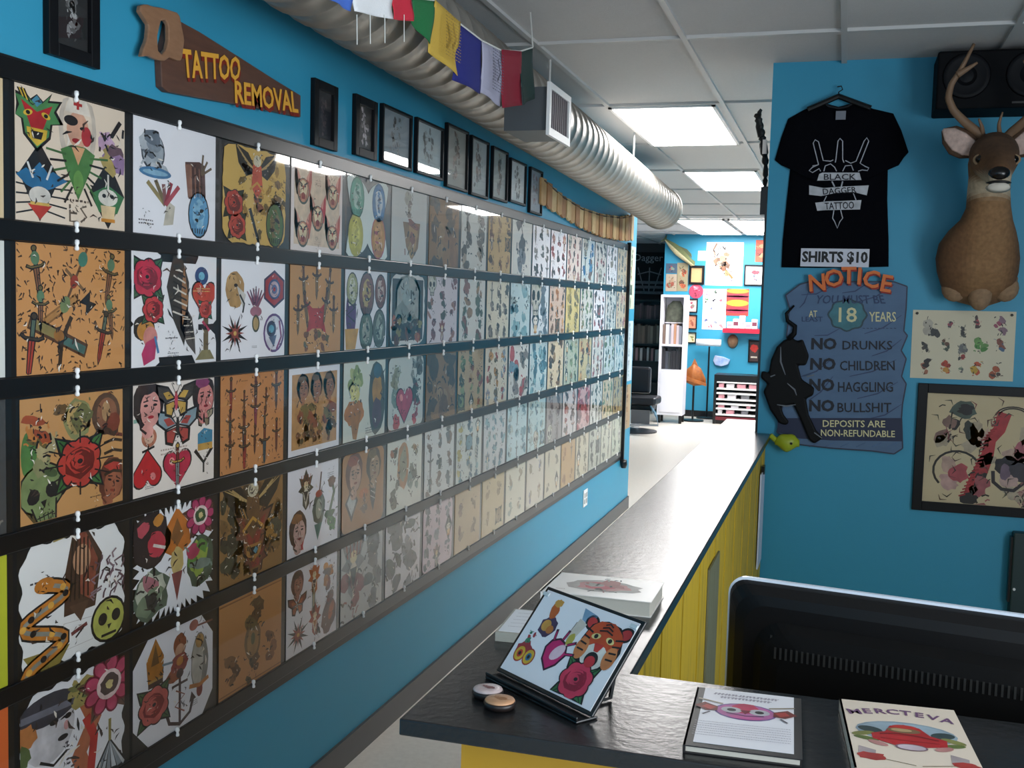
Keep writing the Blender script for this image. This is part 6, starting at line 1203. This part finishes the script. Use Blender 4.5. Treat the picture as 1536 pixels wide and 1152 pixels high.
for i, (r_, c_, lab, cols) in enumerate((((1032, 448, 1046, 469), (232, 206, 200), 'small pale framed print with red lettering, below the round crimson sign', ['b84a68', '9a8a80']), ((1032, 472, 1045, 494), (214, 142, 112), 'small orange pink framed picture in the column left of the sticker sheet', ['c87a58', 'a85a48']), ((1031, 498, 1044, 515), (222, 214, 180), 'small cream framed picture of a yellow shape, lowest of the small frames', ['a89a48', '8a8a50']))):
    flat('picture_frame', lab, 'picture', r_, c_, (lambda cc: (lambda a: (a.go(.5, .5, .7), sketch(a, cc, 4, 6))))(cols), 811+i, fr=.015)
flat('picture_frame', 'dark framed red and black print right of the blue paper bags on the far wall', 'picture', (1123, 510, 1139, 544), (60, 44, 44), lambda a: (a.go(.5, .65, .5), a.ell(0, 0, .4, .4, 'c83028', rag=.2), a.go(.5, .2, .4), a.line([(-.4, 0), (.4, 0)], .2, 'd8d0c0')), 815, fr=.02)
# mounted fish
q0, q1 = FP(999, 360), FP(1042, 398); fx, fz = (q0[0]+q1[0])/2, (q0[1]+q1[1])/2
t = thing('mounted_fish', 'long olive mounted fish sloping down across the upper left of the far wall', 'mounted fish', (fx, FY-.06, fz)); L_ = math.hypot(q1[0]-q0[0], q1[1]-q0[1]); an = math.atan2(q1[1]-q0[1], q1[0]-q0[0]); dv = Vector((math.cos(an), 0, math.sin(an))); nv = Vector((-math.sin(an), 0, math.cos(an)))
rg = [(dv*(u*L_*.5)+nv*(.05*(1-u*u)*0), nv*h_, Vector((0, .04, 0))) for u, h_ in ((-1, .02), (-.8, .035), (-.5, .06), (-.1, .075), (.3, .065), (.7, .045), (.9, .05), (1, .012))]
MB().loft(interp(rg), 12, lambda c: lin((104, 112, 74)) if c.dot(nv) > 0 else lin((214, 202, 160))).build('body', FUR, t, smooth=True)
MB().prism([(p.x, p.z) for p in (dv*(-.95*L_/2), dv*(-1.15*L_/2)+nv*.09, dv*(-1.1*L_/2), dv*(-1.15*L_/2)-nv*.08)], -.01, .01, None).build('tail', mat('fish_olive', (84, 92, 64), .6), t); MB().prism([(p.x, p.z) for p in (nv*.06+dv*-.1, nv*.11+dv*.05, nv*.1+dv*.15, nv*.06+dv*.2)], -.01, .01).build('fin', mat('fish_olive', (84, 92, 64), .6), t)
# red shelf with white things
sx0, sz = FP(1086, 495); sx1 = FP(1142, 495)[0]
t = thing('wall_shelf', 'bright red wall shelf on the far wall holding white boxes', 'shelf', ((sx0+sx1)/2, FY, sz)); MB().box(-(sx1-sx0)/2, -.22, -.035, (sx1-sx0)/2, 0, .03).build('board', mat('shelf_red', (214, 30, 56), .4), t)
for i in range(5):
    x = sx0+.05+(sx1-sx0-.1)*(i+.5)/5; h_ = .10+.05*((i*7) % 3)
    tt = thing('white_box', 'small white box standing in the row on the red wall shelf', 'box', (x, FY-.11, sz+.031), 0, 'white boxes on the red shelf'); MB().box(-.045, -.05, 0, .045, .05, h_).build('body', mat('box_white', (236, 226, 232), .5), tt, bevel=.01)
    MB().box(-.035, -.0515, h_*.3, .035, -.0502, h_*.7).build('label', mat('box_pink', ((200, 120, 150), (110, 50, 70), (170, 160, 190))[i % 3], .5) if 0 else mat('box_label%d' % (i % 3), ((214, 150, 176), (110, 50, 70), (170, 160, 190))[i % 3], .5), tt)
# white lamp on dark pole
q = FP(1066, 515); t = thing('task_lamp', 'white tube shaped lamp head on a dark stand in front of the far wall', 'lamp', (at(1062, 515, 1, 17.0).x, 17.0, 0)); zc = at(1066, 514, 1, 17.0).z
MB().tube([(-.18, 0, zc), (.2, 0, zc)], .055, 14).build('lamp_shade', mat('lamp_white', (240, 244, 250), .4), t, smooth=True); MB().tube([(.02, .02, .02), (.02, .02, zc-.06)], .014, 8).build('pole', blkm, t); MB().lathe([(.16, 0), (.16, .02), (.03, .03)], (.02, .02, 0), 18).build('base', blkm, t)
q0, q1 = FP(1070, 533), FP(1095, 550)
t = thing('paper_bags', 'crumpled blue and white paper bags pinned right of the lamp pole on the far wall', 'paper bags', ((q0[0]+q1[0])/2, FY, (q0[1]+q1[1])/2)); a_, b_ = (q1[0]-q0[0])/2, (q0[1]-q1[1])/2
MB().prism([(-a_, 0), (-a_*.8, b_), (a_*.2, b_*.8), (a_, b_*.3), (a_*.8, -b_*.6), (0, -b_), (-a_*.7, -b_*.8)], -.05, 0).build('bags', mat('bag_blue', (110, 150, 214), .6, noise=.9, nscale=9, col2=(220, 226, 236)), t, bevel=.01)
q = FP(1099, 512); t = thing('small_mask', 'small tan carved mask below the red shelf on the far wall', 'mask', (q[0], FY, q[1])); MB().loft([((0, -.001, 0), (.085, 0, 0), (0, 0, .11)), ((0, -.05, 0), (.07, 0, 0), (0, 0, .09)), ((0, -.08, 0), (.02, 0, 0), (0, 0, .03))], 16).build('mask', mat('mask_tan', (160, 124, 90), .6, noise=.7, nscale=14, col2=(90, 54, 44)), t, smooth=True)
# brown wooden mask on a stand
zc = at(1043, 562, 1, 16.5).z; xc = at(1041, 562, 1, 16.5).x
t = thing('carved_mask', 'orange brown carved wooden mask on a thin stand in front of the far wall', 'mask on stand', (xc, 16.5, 0)); mk = mat('mask_orange', (176, 104, 44), .5, noise=.8, nscale=12, col2=(84, 40, 22))
MB().loft(interp([((-.16, 0, zc-.05), (0, .03, 0), (0, 0, .03)), ((-.1, 0, zc-.02), (0, .07, 0), (0, 0, .11)), ((.0, -.02, zc), (0, .09, 0), (0, 0, .17)), ((.1, 0, zc-.03), (0, .07, 0), (0, 0, .13)), ((.18, 0, zc-.1), (0, .02, 0), (0, 0, .04))]), 16).build('mask', mk, t, smooth=True); MB().prism([(-.05, zc+.12), (.0, zc+.24), (.06, zc+.12)], -.03, .03).prism([(-.2, zc-.06), (.2, zc-.16), (.2, zc-.12), (-.18, zc)], -.11, -.06).build('horn', mk, t)
MB().tube([(0, .02, .02), (0, .02, zc-.1)], .016, 8).build('pole', blkm, t); MB().lathe([(.17, 0), (.17, .02), (.03, .03)], (0, .02, 0), 18).build('base', blkm, t)
# tool cabinet with white shelves
ty = 16.3; xa, xb = at(1070, 600, 1, ty).x, at(1138, 600, 1, ty).x; zt = at(1100, 563, 1, ty).z
t = thing('storage_cabinet', 'black open cabinet with white shelves of supplies against the far wall', 'cabinet', ((xa+xb)/2, ty, 0)); w2 = (xb-xa)/2
MB().box(-w2, 0, 0, -w2+.04, .5, zt).box(w2-.04, 0, 0, w2, .5, zt).box(-w2+.04, 0, zt-.1, w2-.04, .5, zt).box(-w2+.04, .46, 0, w2-.04, .5, zt-.1).box(-w2+.04, .02, 0, w2-.04, .46, .06).build('carcass', blkm, t)
MB().box(-w2+.04, -.005, .06, w2-.04, .02, at(1100, 626, 1, ty).z).build('front_panel', mat('cabinet_red', (110, 30, 40), .4), t)
rr = random.Random(8); zs = []
for k, py in enumerate((574, 584, 591, 600, 607, 614, 623)):
    z = at(1104, py, 1, ty).z; zs.append(z); MB().box(-w2+.042, .0, z-.013, w2-.042, .44, z+.013).build('shelf', white, t)
for k in (1, 3, 5, 6):
    x = -w2+.07
    while x < w2-.12:
        h_ = min(.06, (zs[k-1]-zs[k])-.035); w_ = rr.uniform(.05, .14)
        tt = thing('supply_box', 'small supply box on a white shelf of the black cabinet', 'box', (t.location.x+x+w_/2, ty+.06, zs[k]+.0135), 0, 'supply boxes in the black cabinet'); c_ = rr.choice([(220, 214, 218), (190, 120, 130), (120, 120, 126), (214, 150, 160), (170, 150, 120)])
        MB().box(-w_/2, -.04, 0, w_/2, .12, h_).build('body', mat('supply%d' % c_[1], c_, .6), tt); x += w_+rr.uniform(.03, .12)
# white bookcase
by_ = 16.0; xa, xb = at(988, 540, 1, by_).x, at(1026, 540, 1, by_).x; zt = at(1008, 442, 1, by_).z; zb = at(1008, 632, 1, by_).z; w2 = (xb-xa)/2
t = thing('bookcase', 'tall narrow white bookcase with open shelves above a closed white door', 'bookcase', ((xa+xb)/2, by_, 0)); zd = at(1008, 556, 1, by_).z; z1_, z2_ = at(1008, 518, 1, by_).z, at(1008, 484, 1, by_).z
wl = mat('bookcase_white', (238, 236, 244), .4)
MB().box(-w2, 0, .12, -w2+.035, .34, zt).box(w2-.035, 0, .12, w2, .34, zt).box(-w2+.035, 0, zt-.035, w2-.035, .34, zt).box(-w2+.035, .32, .12, w2-.035, .34, zt-.035).box(-w2+.035, 0, .12, w2-.035, .32, .16).build('carcass', wl, t)
for z in (zd, z1_): MB().box(-w2+.0355, .003, z-.015, w2-.0355, .32, z+.015).build('shelf', wl, t)
MB().box(-w2+.036, -.012, .165, w2-.036, .002, zd-.018).build('door', wl, t)
for x in (-w2+.03, w2-.03):
    for y_ in (.03, .3): MB().box(x-.02, y_-.02, 0, x+.02, y_+.02, .12).build('foot', blkm, t)
def shelfbooks(x0, x1, y, z, h, cols, lab, group, r_, d=.2, hmin=.8):
    x = x0
    while x < x1-.025:
        w_ = min(r_.uniform(.028, .05), x1-x); hh = h*r_.uniform(hmin, 1); c_ = r_.choice(cols)
        tt = thing('book', lab, 'book', (x+w_/2, y, z), 0, group); MB().box(-w_/2+.0015, 0, 0, w_/2-.0015, d, hh).build('spine', mat('spine_%02x%02x%02x' % c_, c_, .6), tt); x += w_
rr = random.Random(5); X = t.location.x
shelfbooks(X-w2+.04, X+w2-.04, by_+.05, z1_+.0155, (z2_-z1_)*.92, [(206, 190, 196), (150, 150, 160), (214, 200, 180), (190, 140, 110), (226, 222, 226), (120, 100, 90)], 'pale upright book on the middle shelf of the white bookcase', 'books on the middle shelf of the white bookcase', rr)
shelfbooks(X-w2+.04, X+w2-.04, by_+.05, zd+.0155, (z1_-zd)*.88, [(60, 64, 66), (44, 44, 50), (90, 84, 70), (70, 74, 84)], 'dark upright book on the lower open shelf of the white bookcase', 'books on the lower shelf of the white bookcase', rr)
t = thing('shelf_ornament', 'mottled grey green ornament on the top shelf of the white bookcase', 'ornament', (X, by_+.12, z2_-.02 if 0 else z1_+.0155+(z2_-z1_)*.92+.002))
MB().box(-w2+.05, 0, 0, w2-.05, .15, .012).build('panel', wl, t); MB().loft(interp([((0, .07, .012), (w2*.7, 0, 0), (0, .05, 0)), ((0, .07, .14), (w2*.72, 0, 0), (0, .05, 0)), ((0, .07, .26), (w2*.6, 0, 0), (0, .05, 0)), ((.02, .07, .33), (w2*.3, 0, 0), (0, .04, 0))]), 14).build('body', mat('ornament_grey', (112, 116, 100), .7, noise=.9, nscale=12, col2=(50, 54, 48)), t, smooth=True)
# black bookshelf, banner and tattoo chair at the left
ky = 18.6; xa, xb = -3.75, at(992, 520, 1, ky).x; w2 = (xb-xa)/2; zt = at(970, 449, 1, ky).z
t = thing('bookcase', 'wide black bookcase full of books behind the black chair', 'bookcase', ((xa+xb)/2, ky, 0)); X = t.location.x
MB().box(-w2, 0, 0, -w2+.03, .36, zt).box(w2-.03, 0, 0, w2, .36, zt).box(-w2+.03, 0, zt-.03, w2-.03, .36, zt).box(-w2+.03, .33, 0, w2-.03, .36, zt-.03).build('carcass', blkm, t)
zz = [at(970, p, 1, ky).z for p in (480, 517, 543, 575)]
for z in zz+[.06]: MB().box(-w2+.031, .005, z-.015, w2-.031, .33, z+.015).build('shelf', blkm, t)
for k, (cols, lab) in enumerate((([(52, 44, 50), (38, 34, 40), (96, 80, 84), (60, 50, 54)], 'dark book on the top shelf of the black bookcase'), ([(112, 98, 86), (90, 76, 66), (150, 136, 120), (130, 110, 96)], 'brownish book on the second shelf of the black bookcase'), ([(170, 130, 130), (60, 50, 50), (200, 196, 190)], 'book on the third shelf of the black bookcase'))):
    up_ = (zt-.03 if k == 0 else zz[k-1]-.016); shelfbooks(max(-3.72, xa+.035)+.0, X+w2-.04, ky+.06, zz[k]+.0155, (up_-zz[k])*.86, cols, lab, 'books on the black bookcase', rr)
bx0, bz1 = at(950, 378, 1, 19.7)[0], at(975, 378, 1, 19.7).z; bx1, bz0 = at(996, 448, 1, 19.7).x, at(975, 448, 1, 19.7).z-.05
t = thing('black_banner', 'black banner with pale grey lettering and crossed daggers above the black bookcase', 'banner', ((bx0+bx1)/2, 19.79, (bz0+bz1)/2)); w2, h2 = (bx1-bx0)/2, (bz1-bz0)/2
MB().box(-w2-.25, -.012, -h2, w2, 0, h2).build('cloth', mat('banner_black', (28, 28, 32), .8), t)
a = Art(2*w2, 2*h2, 820, -.013); a.go(.5, .45, .8)
for x in (-.3, 0, .3): a.line([(x, .3), (x*.4, -.3)], .03, '8a8c94')
for z in (-.08, -.2, -.34): a.line([(-.36, z), (.36, z)], .07, '787a84')
a.line([(-.3, .12), (0, .2), (.3, .12)], .03, '8a8c94'); a.build(t, 'print')
fittext('lettering', 'Dagger', mat('banner_grey', (170, 172, 180), .7), t, -w2*.95, w2*.8, h2*.55, h2*.92, -.0135)
cy = 14.7; cx = at(965, 600, 1, cy).x
t = thing('tattoo_chair', 'black padded tattoo chair with chrome footrest at the end of the flash wall', 'chair', (cx-.05, cy, 0)); lt_ = mat('black_leather', (26, 28, 34), .35)
def cz(p): return at(965, p, 1, cy).z
MB().box(-.28, -.25, cz(606), .26, .25, cz(594)).build('seat', lt_, t, bevel=.03); MB().box(-.26, .2, cz(592), .1, .32, cz(552)).build('backrest', lt_, t, bevel=.03); MB().box(-.34, -.2, cz(596), -.285, .2, cz(586)).build('armrest', lt_, t, bevel=.015)
MB().box(-.2, -.18, cz(614), .2, .18, cz(607)).build('seat_frame', blkm, t); MB().tube([(-.05, 0, .04), (-.05, 0, cz(614))], .06, 14).build('column', mat('chrome', (190, 192, 198), .15, metal=1), t)
MB().lathe([(.3, 0), (.3, .02), (.1, .05)], (-.05, 0, 0), 24).build('base', mat('base_grey', (70, 70, 74), .4, metal=.6), t)
MB().tube([(.2, -.24, cz(606)), (.3, -.36, cz(620)), (.33, -.4, cz(632)), (-.08, -.4, cz(634)), (-.1, -.3, cz(614))], .016, 8).build('footrest', mat('chrome', (190, 192, 198), .15, metal=1), t); MB().box(-.05, -.34, cz(632), .2, -.32, cz(612)).build('leg_pad', mat('pad_grey', (90, 92, 96), .5), t)
